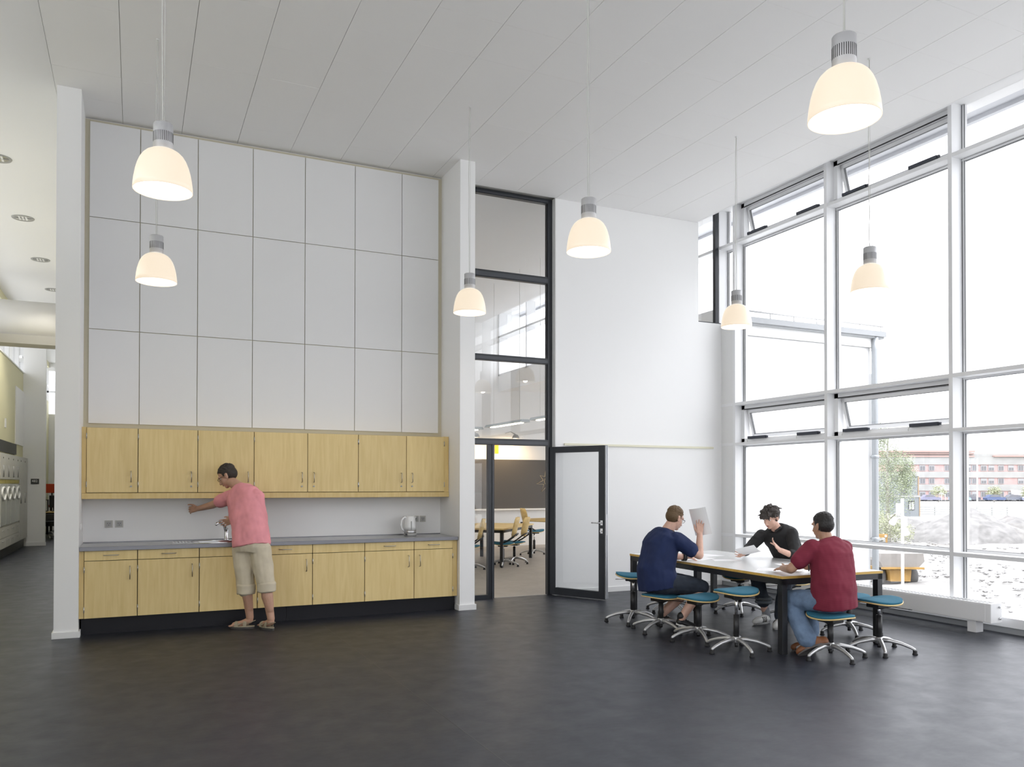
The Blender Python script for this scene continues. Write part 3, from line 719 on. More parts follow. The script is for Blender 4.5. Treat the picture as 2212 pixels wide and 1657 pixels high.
for x in (TX0 + i_, TX1 - i_ - LG):
    for y in (TY0 + i_, 6.955, TY1 - i_ - LG):
        b = bmesh.new(); box(b, x, x + LG, y, y + LG, .004, z1, .003); l = obj('leg', b, MATS['black_steel_tube'], t)
        b = bmesh.new(); box(b, x + .004, x + LG - .004, y + .004, y + LG - .004, 0, .006); obj('foot_pad', b, M_RUBBER, l)

t.rotation_euler.z = -.03

# ------------------------------------------------------------------ swivel stools
def outline_r(th, a, bb, n=2.5): return 1.0 / ((abs(math.cos(th)) / a) ** n + (abs(math.sin(th)) / bb) ** n) ** (1 / n)
def bend(x, y): return .022 * (x / .2) ** 2 * (1 if x > 0 else .4) - .012 * (y / .2) ** 2
def seat_slab(bm, a, bb, ztop, zbot, dome, nr=7, na=36):
    def ring(f, z0, dm):
        out = []
        for j in range(na):
            th = 2 * PI * j / na; r = outline_r(th, a, bb) * f; x, y = r * math.cos(th), r * math.sin(th)
            out.append(bm.verts.new((x, y, z0 + bend(x, y) + dm)))
        return out
    top = [ring(f, ztop, dome * (1 - f ** 4)) for f in (.2, .45, .7, .88, .965, 1.0)]
    bot = [ring(f, zbot, 0) for f in (1.0, .6, .25)]
    rings = top + bot
    for A, B in zip(rings, rings[1:]):
        for j in range(na):
            f = bm.faces.new((A[j], A[(j + 1) % na], B[(j + 1) % na], B[j])); f.smooth = True
    bm.faces.new(rings[0]); bm.faces.new(rings[-1][::-1])
SCACHE = {}
def star_base(t, rb=.305, a0=0.0, sleeve_top=.34, rod_top=.42):
    L = lambda n, bm, m, p=t: obj(n, bm, m, p, local=True)
    b = bmesh.new(); lathe(b, [(.0, .075), (.032, .075), (.036, .10), (.033, .128), (.026, .134), (0, .134)], 20); hub = L('hub', b, M_STAR)
    b = bmesh.new(); cyl(b, (0, 0, .035), (0, 0, .075), .017, 12); L('spindle', b, M_BLACK, hub)
    for k in range(5):
        th = a0 + 2 * PI * k / 5; c, s = math.cos(th), math.sin(th)
        b = bmesh.new(); tube(b, [(c * .02, s * .02, .105), (c * .09, s * .09, .108), (c * .19, s * .19, .090), (c * .27, s * .27, .062), (c * (rb - .004), s * (rb - .004), .046), (c * rb, s * rb, .034)], [.021, .020, .017, .015, .014, .013], 10)
        ar = L('base_arm', b, M_STAR)
        b = bmesh.new(); lathe(b, [(.024, 0), (.024, .008), (.019, .012), (.019, .036), (0, .037)], 14, (c * rb, s * rb, 0)); L('glide', b, M_RUBBER, ar)
    b = bmesh.new(); lathe(b, [(.0, .12), (.0265, .125), (.0265, sleeve_top), (0, sleeve_top + .001)], 18); L('column_sleeve', b, M_BLACK)
    b = bmesh.new(); cyl(b, (0, 0, sleeve_top - .01), (0, 0, rod_top), .0145, 14); L('gas_lift_rod', b, M_CHROME)
def stool(x, y, h, label, a0=0.0, seat_rz=0.0):
    t = thing('swivel_stool', label, 'stool', (x, y, 0), group='teal swivel stools')
    sl = min(.34, h - .10)
    star_base(t, a0=a0, sleeve_top=sl, rod_top=h - .06)
    R_ = Matrix.Rotation(seat_rz, 4, 'Z')
    def L(n, bm, m, p=t): bm.transform(R_); return obj(n, bm, m, p, local=True)
    b = bmesh.new(); seat_slab(b, .196, .186, h - .012, h - .030, .012); L('cushion', b, M_TEAL)
    b = bmesh.new(); seat_slab(b, .202, .192, h - .0305, h - .0425, 0.0); L('plywood_shell', b, M_PLY)
    b = bmesh.new(); box(b, -.09, .09, -.07, .07, h - .088, h - .044, .008); lathe(b, [(.032, h - .105), (.065, h - .088), (.0, h - .08)], 16); L('tilt_mechanism', b, M_BLACK)
    b = bmesh.new(); tube(b, [(.05, -.05, h - .075), (.13, -.13, h - .088), (.17, -.175, h - .094), (.195, -.185, h - .096), (.19, -.205, h - .096), (.165, -.185, h - .094)], .0035, 6); L('lever', b, M_BLACK)
stool(5.165, 7.76, .555, 'raised teal stool behind the back of the man in the navy shirt', .18, 2.6)
stool(5.12, 7.16, .405, 'low swivel stool the man in the navy shirt sits on', 1.0, .2)
stool(5.16, 6.58, .450, 'teal stool between the seated navy man and the tallest stool', .55, .1)
stool(5.15, 6.00, .585, 'tallest teal stool, nearest the table leg at the front corner', .70, .0)
stool(6.70, 7.74, .47, 'swivel stool pushed under the far side of the table', .3, 2.0)
stool(6.02, 8.22, .45, 'swivel stool at the far end of the table, only its base seen', .85, 1.0)
stool(6.90, 7.10, .47, 'swivel stool under the man in the black shirt', 1.1, 3.0)
stool(5.74, 5.42, .405, 'swivel stool the man in the red shirt sits on', .75, 1.6)
stool(6.80, 6.17, .420, 'lower teal stool at the right side of the table, partly hidden', .35, 3.1)
stool(6.36, 5.42, .500, 'teal stool at the right corner of the table, nearest the windows', .25, .0)

# ------------------------------------------------------------------ sheets of paper
def sheet(x, y, z, w_, h_, rz, label, curl=0.0, tilt=None, grp='papers on the table'):
    t = bmesh.new(); n = 8; th = .0005
    vs1 = [[t.verts.new((-w_ / 2 + w_ * i / n, -h_ / 2 + h_ * j / 2, curl * (2 * i / n - 1) ** 2 + th)) for j in range(3)] for i in range(n + 1)]
    vs0 = [[t.verts.new((v.co.x, v.co.y, v.co.z - th)) for v in r] for r in vs1]
    for i in range(n):
        for j in range(2):
            t.faces.new((vs1[i][j], vs1[i + 1][j], vs1[i + 1][j + 1], vs1[i][j + 1])); t.faces.new((vs0[i][j], vs0[i][j + 1], vs0[i + 1][j + 1], vs0[i + 1][j]))
    for i in range(n):
        t.faces.new((vs0[i][0], vs0[i + 1][0], vs1[i + 1][0], vs1[i][0])); t.faces.new((vs0[i][2], vs1[i][2], vs1[i + 1][2], vs0[i + 1][2]))
    for j in range(2):
        t.faces.new((vs0[0][j], vs1[0][j], vs1[0][j + 1], vs0[0][j + 1])); t.faces.new((vs0[n][j], vs0[n][j + 1], vs1[n][j + 1], vs1[n][j]))
    o = obj('paper_sheet', t, M_PAPER)
    o.location = (x, y, z); o.rotation_euler = tilt if tilt else (0, 0, rz)
    return tag(o, label, 'paper', grp)
sheet(5.80, 7.42, TZ + .0002, .42, .30, .5, 'white sheet lying in front of the hand with the black wristband')
sheet(6.00, 7.72, TZ + .0008, .60, .42, .2, 'large white sheet spread at the far end of the table')
sheet(5.98, 7.12, TZ + .0002, .30, .21, -.5, 'white sheet lying flat in the middle of the table')
sheet(5.78, 6.10, TZ + .0002, .30, .42, .75, 'white sheet under the hand of the man in red')
sheet(6.22, 6.42, TZ + .0002, .30, .21, 1.2, 'white sheet lying before the hands of the man in black')
# ------------------------------------------------------------------ classroom furniture seen through the screen
t = thing('blackboard', 'wide dark chalkboard on the far classroom wall with a chalk sun', 'blackboard', (7.6, 18.58, 1.5))
b = bmesh.new(); box(b, 5.2, 10.6, 18.565, 18.597, .95, 2.19); bd = obj('board_surface', b, mat('blackboard_grey', (0.085, 0.078, 0.072), 0.55), t)
b = bmesh.new(); box(b, 5.2, 10.6, 18.50, 18.597, .905, .945, .004); obj('chalk_ledge', b, M_WHITEPL, t)
b = bmesh.new(); random.seed(5); cx_, cz_ = 9.72, 1.64
pts = []
for k in range(16):
    a = 2 * PI * k / 16 + .2; r = (.30 if k % 2 == 0 else .135) * random.uniform(.9, 1.12)
    pts.append((cx_ + r * math.cos(a), 18.561, cz_ + r * math.sin(a)))
tube(b, pts, .007, 5, closed=True); tube(b, [(cx_ + .10 * math.cos(2 * PI * k / 14), 18.561, cz_ + .10 * math.sin(2 * PI * k / 14)) for k in range(14)], .006, 5, closed=True)
obj('chalk_sun_drawing', b, mat('chalk_line', (0.62, 0.52, 0.36), 0.9), bd)
for x, l in ((7.63, 'yellow card hanging above the chalkboard, seen through the fixed side pane'), (8.28, 'yellow card hanging above the chalkboard, seen in the open doorway')):
    b = bmesh.new(); box(b, x - .05, x + .05, 18.585, 18.598, 2.34, 2.56, .002); o = obj('yellow_card', b, mat('yellow_card', (0.85, 0.50, 0.02), 0.6) if 'yellow_card' not in MATS else MATS['yellow_card'])
    tag(o, l, 'card', 'yellow cards over the chalkboard')
for x, l in ((7.47, 'small grey clip lamp over the chalkboard beside the pier'), (8.53, 'small grey clip lamp over the chalkboard, mid screen')):
    t = thing('board_lamp', l, 'lamp', (x, 18.59, 2.78), group='chalkboard lamps')
    b = bmesh.new(); tube(b, [(x, 18.597, 2.86), (x, 18.3, 2.88), (x, 18.02, 2.80)], .012, 8); obj('arm', b, M_GREYPL, t)
    b = bmesh.new(); lathe(b, [(0, .10), (.05, .09), (.085, .03), (.09, 0), (.08, 0), (.05, .06), (0, .07)], 18, (x, 18.0, 2.70)); obj('reflector', b, M_GREYPL, t)
    ld = bpy.data.lights.new('board_bulb', 'SPOT'); ld.energy = 45; ld.color = (1, .72, .40); ld.spot_size = 2.6; ld.spot_blend = .9; ld.shadow_soft_size = .05
    lo_ = bpy.data.objects.new('board_bulb', ld); COL.objects.link(lo_); lo_.location = (0, -.59, -.09); lo_.rotation_euler = (.75, 0, 0); lo_.parent = t
M_TUBE = emission('fluorescent_tube', (1.0, 0.88, 0.62), 16.0)
for (x, y0, y1, z, l) in ((6.55, 13.40, 15.10, 2.72, 'hanging strip light seen whole in the middle of the glazed screen'), (6.55, 11.35, 13.05, 2.72, 'hanging strip light cut off by the right stile of the screen'), (6.55, 15.60, 17.30, 2.72, 'hanging strip light beside the pier at the left of the screen')):
    t = thing('strip_light', l, 'lamp', (x, (y0 + y1) / 2, z), group='classroom strip lights')
    b = bmesh.new(); prism(b, [(x - .10, z), (x + .10, z), (x + .07, z + .05), (x - .07, z + .05)], y0, y1, 'y'); obj('housing', b, mat('strip_light_grey', (0.45, 0.50, 0.52), 0.4) if 'strip_light_grey' not in MATS else MATS['strip_light_grey'], t)
    b = bmesh.new(); box(b, x - .035, x + .035, y0 + .15, y1 - .15, z - .012, z - .001); obj('tube', b, M_TUBE, t)
    for y in (y0 + .25, y1 - .25):
        b = bmesh.new(); cyl(b, (x, y, z + .05), (x, y, ZC), .003, 6); obj('wire', b, M_CORD, t)

def class_table(loc, rz, w_, d_, label, rnd=False):
    t = thing('classroom_table', label, 'table', loc, rz, 'classroom tables')
    L = lambda n, bm, m, p=t: obj(n, bm, m, p, local=True)
    if rnd:
        b = bmesh.new(); lathe(b, [(0, .70), (w_, .70), (w_, .728), (0, .728)], 36); L('tabletop', b, M_PLY)
        b = bmesh.new(); cyl(b, (0, 0, .05), (0, 0, .70), .035); L('column', b, M_BLACK)
        b = bmesh.new(); box(b, -.45, .45, -.03, .03, 0, .045); box(b, -.03, .03, -.45, .45, .001, .044); L('cross_foot', b, M_BLACK)
        return
    b = bmesh.new(); box(b, -w_ / 2, w_ / 2, -d_ / 2, d_ / 2, .70, .728); L('tabletop', b, M_PLY)
    b = bmesh.new(); box(b, -w_ / 2 + .02, w_ / 2 - .02, -d_ / 2 + .02, -d_ / 2 + .06, .645, .70); box(b, -w_ / 2 + .02, w_ / 2 - .02, d_ / 2 - .06, d_ / 2 - .02, .645, .70); box(b, -w_ / 2 + .02, -w_ / 2 + .06, -d_ / 2 + .06, d_ / 2 - .06, .645, .70); box(b, w_ / 2 - .06, w_ / 2 - .02, -d_ / 2 + .06, d_ / 2 - .06, .645, .70); L('frame', b, M_BLACK)
    for sx in (-1, 1):
        for sy in (-1, 1):
            cx, cyy = sx * (w_ / 2 - .05), sy * (d_ / 2 - .05)
            b = bmesh.new(); box(b, cx - .03, cx + .03, cyy - .03, cyy + .03, 0, .70); L('leg', b, MATS['black_steel_tube'])
    b = bmesh.new()
    for sx in (-.25, .25): tube(b, [(sx * w_, -d_ / 2 + .01, .645), (sx * w_, -d_ / 2 + .01, .59), (sx * w_ + .05, -d_ / 2 - .03, .585), (sx * w_ + .08, -d_ / 2 - .03, .61)], .006, 6)
    L('bag_hook', b, M_CHROME)
a_ = math.atan2(.75, .68)
class_table((6.55, 14.98, 0), a_, 2.1, 1.2, 'birch topped classroom table seen through the open doorway, chairs along its side')
class_table((4.75, 13.35, 0), 1.2, 1.5, 1.2, 'classroom table behind the fixed side pane, its leg near the glass')
class_table((9.25, 16.9, 0), 0, .95, 0, 'round birch table at the right edge of the doorway', True)
def class_chair(loc, rz, h, label):
    t = thing('classroom_chair', label, 'chair', loc, rz, 'classroom swivel chairs')
    star_base(t, a0=.4, sleeve_top=min(.33, h - .1), rod_top=h - .06)
    L = lambda n, bm, m, p=t: obj(n, bm, m, p, local=True)
    b = bmesh.new(); seat_slab(b, .215, .20, h - .012, h - .03, .012); L('seat', b, M_TEAL)
    b = bmesh.new(); seat_slab(b, .219, .204, h - .0305, h - .042, 0); L('seat_shell', b, M_PLY)
    b = bmesh.new(); box(b, -.09, .09, -.07, .07, h - .085, h - .046, .006); L('mechanism', b, M_BLACK)
    b = bmesh.new()   # backrest: a curved birch shield, tilted
    n, m_ = 10, 12; F_ = []; Bk = []
    for i in range(n + 1):
        v_ = i / n; hw = .185 * (1 - (2 * v_ - 1) ** 4 * .55) * (.80 + .2 * v_)
        F_.append([]); Bk.append([])
        for j in range(m_ + 1):
            u_ = 2 * j / m_ - 1; y = u_ * hw; x = -.235 - .09 * v_ + .06 * u_ * u_; z = h + .10 + .38 * v_
            F_[-1].append(b.verts.new((x + .006, y, z))); Bk[-1].append(b.verts.new((x - .006, y, z)))
    for i in range(n):
        for j in range(m_):
            f = b.faces.new((F_[i][j], F_[i][j + 1], F_[i + 1][j + 1], F_[i + 1][j])); f.smooth = True
            f = b.faces.new((Bk[i][j], Bk[i + 1][j], Bk[i + 1][j + 1], Bk[i][j + 1])); f.smooth = True
    for i in range(n):
        b.faces.new((F_[i][0], F_[i + 1][0], Bk[i + 1][0], Bk[i][0])); b.faces.new((F_[i][m_], Bk[i][m_], Bk[i + 1][m_], F_[i + 1][m_]))
    for j in range(m_):
        b.faces.new((F_[0][j], Bk[0][j], Bk[0][j + 1], F_[0][j + 1])); b.faces.new((F_[n][j], F_[n][j + 1], Bk[n][j + 1], Bk[n][j]))
    L('backrest', b, M_PLY)
    b = bmesh.new()
    for s in (-1, 1): tube(b, [(.06, s * .10, h - .05), (-.10, s * .17, h + .03), (-.24, s * .18, h + .13), (-.275, s * .10, h + .16), (-.28, 0, h + .165)], .014, 8)
    L('armrest_loop', b, M_BLACK)
class_chair((6.38, 14.02, 0), a_ + PI / 2 + .15, .46, 'birch backed swivel chair nearest the mullion of the glazed screen')
class_chair((6.82, 14.45, 0), a_ + PI / 2 - .05, .44, 'birch backed swivel chair in the middle of the doorway')
class_chair((8.00, 15.92, 0), -.1, .56, 'birch backed swivel chair at the round table, turned to the right')
class_chair((5.55, 13.75, 0), a_ + PI / 2 + .4, .45, 'swivel chair behind the fixed side pane, half hidden by the pier')

# ------------------------------------------------------------------ corridor things at the far left
t = thing('ventilation_duct', 'fat pale round ventilation duct crossing under the corridor ceiling', 'duct', (-1.6, 18.1, 4.66))
b = bmesh.new(); tube(b, [(-2.545, 18.1, 4.70), (-.755, 18.1, 4.70)], .40, 40); obj('duct_pipe', b, mat('duct_grey', (0.60, 0.59, 0.57), 0.5), t)
b = bmesh.new(); prism(b, [(17.85, 4.24), (18.35, 4.24), (18.42, 4.40), (17.78, 4.40)], -2.545, -.755, 'x'); obj('duct_lower_band', b, mat('duct_band_grey', (0.45, 0.44, 0.42), 0.6), t)  # darker grey band along the underside of the duct
M_LOCK = mat('locker_grey_laminate', (0.58, 0.575, 0.55), 0.45)
M_TRAYP = mat('clear_plastic_tray', (0.50, 0.52, 0.52), 0.2)
M_BRASS = mat('dark_yellow_shelf', (0.42, 0.36, 0.10), 0.6)
LX = -2.45
def locker_door(par, y0, y1, z0, z1, hz, hy):
    b = bmesh.new(); box(b, LX - .004, LX + .014, y0 + .004, y1 - .004, z0 + .004, z1 - .004, .002); d = obj('door', b, M_LOCK, par)
    b = bmesh.new(); tube(b, [(LX + .020, hy - .045, hz + .12), (LX + .020, hy + .045, hz + .12), (LX + .020, hy + .045, hz - .12), (LX + .020, hy - .045, hz - .12)], .011, 8, closed=True); obj('handle_ring', b, M_GREYPL, d)
    b = bmesh.new(); cyl(b, (LX + .012, hy, z1 - .10), (LX + .020, hy, z1 - .10), .018, 8); obj('lock', b, M_BLACK, d)
names = ['first tall locker from the sign wall in the corridor', 'second tall locker from the sign wall in the corridor', 'third locker, with clear trays and drawers, in the corridor', 'fourth locker, with clear trays and drawers, nearer to us', 'fifth locker with clear trays and drawers', 'locker with clear trays at the left edge of the picture']
ys_ = [23.45, 22.72, 21.95, 21.2, 20.45, 19.7, 18.95]
for i, l in enumerate(names):
    y1, y0 = ys_[i], ys_[i + 1]
    t = thing('locker', 'pale grey ' + l, 'locker', (LX, (y0 + y1) / 2, 0), group='corridor lockers')
    b = bmesh.new(); box(b, -2.545, LX - .005, y0, y1, .22, 2.20); obj('carcass', b, M_LOCK, t)
    b = bmesh.new(); box(b, -2.545, LX - .06, y0, y1, 0, .219); obj('toe_recess', b, M_BLACK, t)
    ym = (y0 + y1) / 2
    if i < 2:
        locker_door(t, y0, y1, .24, 2.2, 1.22, y0 + .2)
    else:
        for q0, q1 in ((y0, y1),):
            locker_door(t, q0, q1, 1.66, 2.2, 1.83, (q0 + q1) / 2)
            b = bmesh.new(); box(b, LX - .004, LX + .003, q0 + .01, q1 - .01, 1.57, 1.65); obj('shelf_slot', b, M_BRASS, t)
            b = bmesh.new(); box(b, LX - .004, LX + .02, q0 + .015, q1 - .015, .70, 1.55, .008); tr = obj('clear_tray', b, M_TRAYP, t)
            b = bmesh.new(); qc = (q0 + q1) / 2; tube(b, [(LX + .028, qc + .25 * math.cos(2 * PI * k / 24), 1.36 + .13 * math.sin(2 * PI * k / 24)) for k in range(24)], .022, 6, closed=True); obj('pull_ring', b, M_WHITEPL, tr)
            for z0, z1 in ((.24, .44), (.45, .66)):
                b = bmesh.new(); box(b, LX - .004, LX + .012, q0 + .005, q1 - .005, z0, z1, .002); d = obj('drawer', b, M_LOCK, t)
                b = bmesh.new(); box(b, LX + .012, LX + .026, qc - .09, qc + .09, z1 - .07, z1 - .055); obj('pull', b, M_GREYPL, d)
b = bmesh.new(); box(b, -2.548, -2.50, 18.95, 21.9, 2.24, 2.48, .004)  # black block in place of the opening's darkness
tag(obj('dark_opening_block', b, M_BLACK), 'long black box standing in for the dark opening above the lockers', 'box')
t = thing('room_sign', 'small dark room sign reading 482 on the white corridor wall', 'sign', (-2.25, 23.5, 1.6))
b = bmesh.new(); box(b, -2.37, -2.19, 23.488, 23.499, 1.555, 1.69, .002); obj('sign_plate', b, mat('sign_charcoal', (0.05, 0.05, 0.05), 0.5), t)
fc = bpy.data.curves.new('digits', 'FONT'); fc.body = '482'; fc.size = .085; fc.align_x = 'CENTER'; fc.align_y = 'CENTER'; fc.extrude = .001
fo = bpy.data.objects.new('digits_tmp', fc); COL.objects.link(fo)
dg = bpy.context.evaluated_depsgraph_get(); me = bpy.data.meshes.new_from_object(fo.evaluated_get(dg)); bpy.data.objects.remove(fo)
me.materials.clear(); me.materials.append(M_WHITEPL)
o = bpy.data.objects.new('digits', me); COL.objects.link(o); o.parent = t
o.matrix_local = Matrix.Translation((-.035, -.0145, .03)) @ Matrix.Rotation(PI / 2, 4, 'X')
t = thing('wall_switch', 'small white switch on the pale yellow corridor wall', 'switch', (-2.55, 20.4, 3.0))
b = bmesh.new(); box(b, -2.55, -2.53, 20.32, 20.48, 2.78, 2.98, .003); obj('cover_plate', b, M_WHITEPL, t)
b = bmesh.new(); box(b, -2.53, -2.526, 20.36, 20.44, 2.83, 2.93); obj('rocker', b, M_WHITEPL, t)
# desk, chair, screens in the room beyond
t = thing('far_desk', 'wooden topped desk with black front in the room beyond the corridor', 'desk', (-1.840, 27.2, 0))
b = bmesh.new(); box(b, -2.540, -1.140, 26.9, 27.6, .72, .75, .003); obj('desktop', b, M_PLY, t)
b = bmesh.new(); box(b, -2.440, -1.240, 27.50, 27.53, .30, .718); obj('modesty_panel', b, M_BLACK, t)
for x in (-2.460, -1.34):
    b = bmesh.new(); box(b, x, x + .06, 26.95, 27.0, 0, .72); obj('leg', b, M_BLACK, t)
    b = bmesh.new(); box(b, x, x + .06, 27.45, 27.5, 0, .72); obj('leg', b, M_BLACK, t)
t = thing('computer_tower', 'dark computer tower standing on the far desk beside the wall edge', 'computer', (-2.330, 27.1, .75))
b = bmesh.new(); box(b, -2.420, -2.300, 27.0, 27.4, .751, 1.10, .006); obj('case', b, M_BLACK, t)
b = bmesh.new(); box(b, -2.410, -2.310, 26.994, 27.0, .78, 1.08); obj('front_panel', b, M_STEEL, t)
t = thing('far_monitor', 'black monitor on the far desk in front of the red chair', 'monitor', (-2.200, 27.3, .75))
b = bmesh.new(); box(b, -2.280, -2.020, 27.28, 27.32, .86, 1.22, .006); obj('screen', b, M_BLACK, t)
b = bmesh.new(); box(b, -2.220, -2.120, 27.25, 27.38, .751, .77); box(b, -2.190, -2.150, 27.33, 27.36, .77, .95); obj('stand', b, M_BLACK, t)
t = thing('red_chair', 'chair with orange red backrest behind the far desk, cut by the left pier', 'chair', (-2.340, 28.3, 0))
b = bmesh.new(); box(b, -2.540, -2.080, 28.46, 28.50, 1.28, 1.56, .015); obj('backrest', b, mat('orange_red_fabric', (0.50, 0.055, 0.012), 0.7), t)
b = bmesh.new(); box(b, -2.520, -2.100, 28.05, 28.46, .86, .91, .015); obj('seat', b, MATS['orange_red_fabric'], t)
b = bmesh.new(); tube(b, [(-2.310, 28.48, 1.5), (-2.310, 28.52, 1.1), (-2.310, 28.4, .85)], .02); obj('back_stem', b, M_BLACK, t)
b = bmesh.new(); cyl(b, (-2.310, 28.25, .1), (-2.310, 28.25, .86), .03); obj('column', b, M_BLACK, t)
for k in range(5):
    b = bmesh.new(); a = 2 * PI * k / 5; tube(b, [(-2.310, 28.25, .11), (-2.310 + .3 * math.cos(a), 28.25 + .3 * math.sin(a), .06), (-2.310 + .31 * math.cos(a), 28.25 + .31 * math.sin(a), .0)], .016, 8); obj('base_arm', b, M_STAR, t)
t = thing('far_office_chair', 'dark swivel chair in front of the far desk', 'chair', (-2.260, 26.5, 0))
b = bmesh.new(); box(b, -2.490, -2.030, 26.3, 26.74, .44, .50, .02); obj('seat', b, M_BLACK, t)
b = bmesh.new(); box(b, -2.460, -2.060, 26.24, 26.29, .52, .70, .015); obj('backrest', b, M_BLACK, t)
b = bmesh.new(); cyl(b, (-2.260, 26.5, .1), (-2.260, 26.5, .44), .028); obj('column', b, M_BLACK, t)
for k in range(5):
    b = bmesh.new(); a = 2 * PI * k / 5; tube(b, [(-2.260, 26.5, .11), (-2.260 + .3 * math.cos(a), 26.5 + .3 * math.sin(a), .06), (-2.260 + .31 * math.cos(a), 26.5 + .31 * math.sin(a), .0)], .016, 8); obj('base_arm', b, M_STAR, t)
# ------------------------------------------------------------------ outside: a building site, 2.3 m below the floor
GZ = -2.3
OC, OS = math.cos(YAW), math.sin(YAW)
def site(r, d, z=GZ): return V((r * OC + d * OS, -r * OS + d * OC, z))   # r to the right, d away, along the street grid
def sroot(name, label, cat, r, d, z=GZ, group=None): return thing(name, label, cat, site(r, d, z), -YAW, group)
def lo(n, bm, m, p): return obj(n, bm, m, p, local=True)
M_EARTH = mat('pale_dry_earth', (0.25, 0.242, 0.232), 0.95, var=0.34, vscale=1.1)
M_CLOD = mat('grey_clods', (0.18, 0.175, 0.17), 0.95, var=0.25, vscale=2.0)
M_SAND = mat('pale_sand', (0.30, 0.265, 0.235), 0.95, var=0.06)
M_CONC = mat('pale_concrete', (0.33, 0.33, 0.322), 0.9, var=0.08, vscale=.5)
M_BRICK = mat('flare_paled_brick', (0.46, 0.315, 0.305), 0.9, var=0.12, vscale=1.0)  # red brick paled to pink, the flare veil put into its colour
M_ROOFR = mat('flare_paled_roof_edge', (0.36, 0.25, 0.225), 0.8)  # roof red paled likewise, the veil of flare in the colour
M_WINF = mat('pale_window_frame', (0.32, 0.32, 0.325), 0.6)
M_WINP = mat('far_window_pane', (0.15, 0.15, 0.16), 0.4)
# ground: a flat far apron plus a rough near field
b = bmesh.new(); NG = 90; vs_ = []
for i in range(NG + 1):
    row = []
    for j in range(NG + 1):
        r = -8 + 68 * i / NG; d = 9 + 66 * (j / NG) ** 1.3
        p = site(r, d); k = noise.noise(p * .35) * .16 + noise.noise(p * 1.1) * .10 + noise.noise(p * 2.6) * .05
        edge = min(1, (60 - r) / 8, (75 - d) / 10)
        row.append(b.verts.new((p.x, p.y, GZ + k * max(0, edge))))
    vs_.append(row)
for i in range(NG):
    for j in range(NG):
        f = b.faces.new((vs_[i][j], vs_[i + 1][j], vs_[i + 1][j + 1], vs_[i][j + 1])); f.smooth = True
g = struct('ground_site', b, M_EARTH)
b = bmesh.new(); struct('bounce_apron', box(bmesh.new(), 8.7, 17.0, -20, 9.85, -2.4, -2.1), mat('bounce_apron_pale', (0.50, 0.50, 0.49), 0.9, var=.08)); c4 = [site(-400, -250), site(500, -250), site(500, 500), site(-400, 500)]  # unseen pale apron, added to bounce daylight up to the ceiling
b.faces.new([b.verts.new((p.x, p.y, GZ - .28)) for p in c4]); struct('ground_far', b, mat('far_ground', (0.45, 0.45, 0.44), 0.95, var=.1, vscale=.2))
b = bmesh.new()   # clods of broken earth
random.seed(11)
for _ in range(700):
    d = random.uniform(22, 60); r = d * random.uniform(.42, .66); s = random.uniform(.03, .10)
    p = site(r, d, GZ + .03); t = bmesh.new(); bmesh.ops.create_icosphere(t, subdivisions=1, radius=1)
    for v in t.verts: v.co *= 1 + noise.noise(v.co * 2 + p) * .5
    merge(b, t, Matrix.Translation(p) @ Matrix.Rotation(random.uniform(0, 6), 4, 'Z') @ Matrix.Diagonal((s * 1.6, s, s * .6, 1)))
o = obj('clods', b, mat('pale_clods', (0.27, 0.265, 0.26), 0.95)); tag(o, 'scattered clods of broken earth on the building site', 'earth', kind='stuff')
def heap(r, d, rad, h, m, label, ax=1.0):
    b = bmesh.new(); n = 26; rings = []
    for i in range(9):
        f = i / 8; ring = []
        for j in range(n):
            a = 2 * PI * j / n; q = V((math.cos(a), math.sin(a), 0)) * f; k = 1 + .22 * noise.noise(q * 3 + V((r, d, 0)))
            ring.append(b.verts.new((q.x * rad * k * ax, q.y * rad * k, h * (1 - f ** 1.25) * (1 + .18 * noise.noise(q * 6 + V((d, r, 1)))) - (.45 if i == 8 else 0))))
        rings.append(ring)
    for A, B in zip(rings, rings[1:]):
        for j in range(n):
            f = b.faces.new((A[j], B[j], B[(j + 1) % n], A[(j + 1) % n])); f.smooth = True
    bmesh.ops.remove_doubles(b, verts=b.verts, dist=1e-4)
    t = sroot('earth_heap', label, 'heap', r, d, group='heaps on the site')
    lo('heap_mound', b, m, t)
heap(31.6, 56, 4.6, 2.15, M_CLOD, 'grey earth heap right behind the third window post')
heap(31.5, 66, 3.8, 1.45, M_CLOD, 'low grey earth heap left of the third window post')
heap(34.0, 45.5, 4.6, 1.75, M_SAND, 'pale sand heap at the right edge of the picture')
heap(34.5, 82, 3.6, .75, mat('white_gravel', (0.36, 0.36, 0.35), 0.9), 'low white gravel heap in front of the grey site cabins', 1.3)
heap(38.5, 62, 3.0, 1.5, M_CLOD, 'small grey heap beside the far board fence')

# far brick block with concrete bands
bt = sroot('brick_building', 'long three storey building with red brick rows and pale concrete bands', 'building', 118, 200)
Z = lambda z: z - GZ
b = bmesh.new(); box(b, -30, 45, 0, 12, 0, Z(9.2)); lo('wall', b, M_CONC, bt)
for z0, z1 in ((4.75, 6.50), (1.60, 3.25), (-2.2, 0.0)):
    for x0, x1 in ((-30, -4.6), (-4.3, 45)):
        b = bmesh.new(); box(b, x0, x1, -.15, 0, Z(z0), Z(z1)); lo('brick_row', b, M_BRICK, bt)
for z0, z1 in ((6.50, 8.35), (3.25, 4.75), (0.0, 1.60)):
    b = bmesh.new(); box(b, -30, 45, -.45, 0, Z(z0), Z(z1)); lo('concrete_band', b, M_CONC, bt)
b = bmesh.new(); box(b, -30, -3.5, -.7, 3, Z(8.36), Z(8.75)); box(b, -30, -3.5, -.5, 3, Z(9.0), Z(9.35)); box(b, -30, -3.5, -.9, 3, Z(9.5), Z(9.95)); lo('roof_edge', b, M_ROOFR, bt)
b = bmesh.new(); box(b, 1.3, 45, -1.0, 3, Z(8.4), Z(8.75)); lo('roof_edge', b, M_ROOFR, bt)
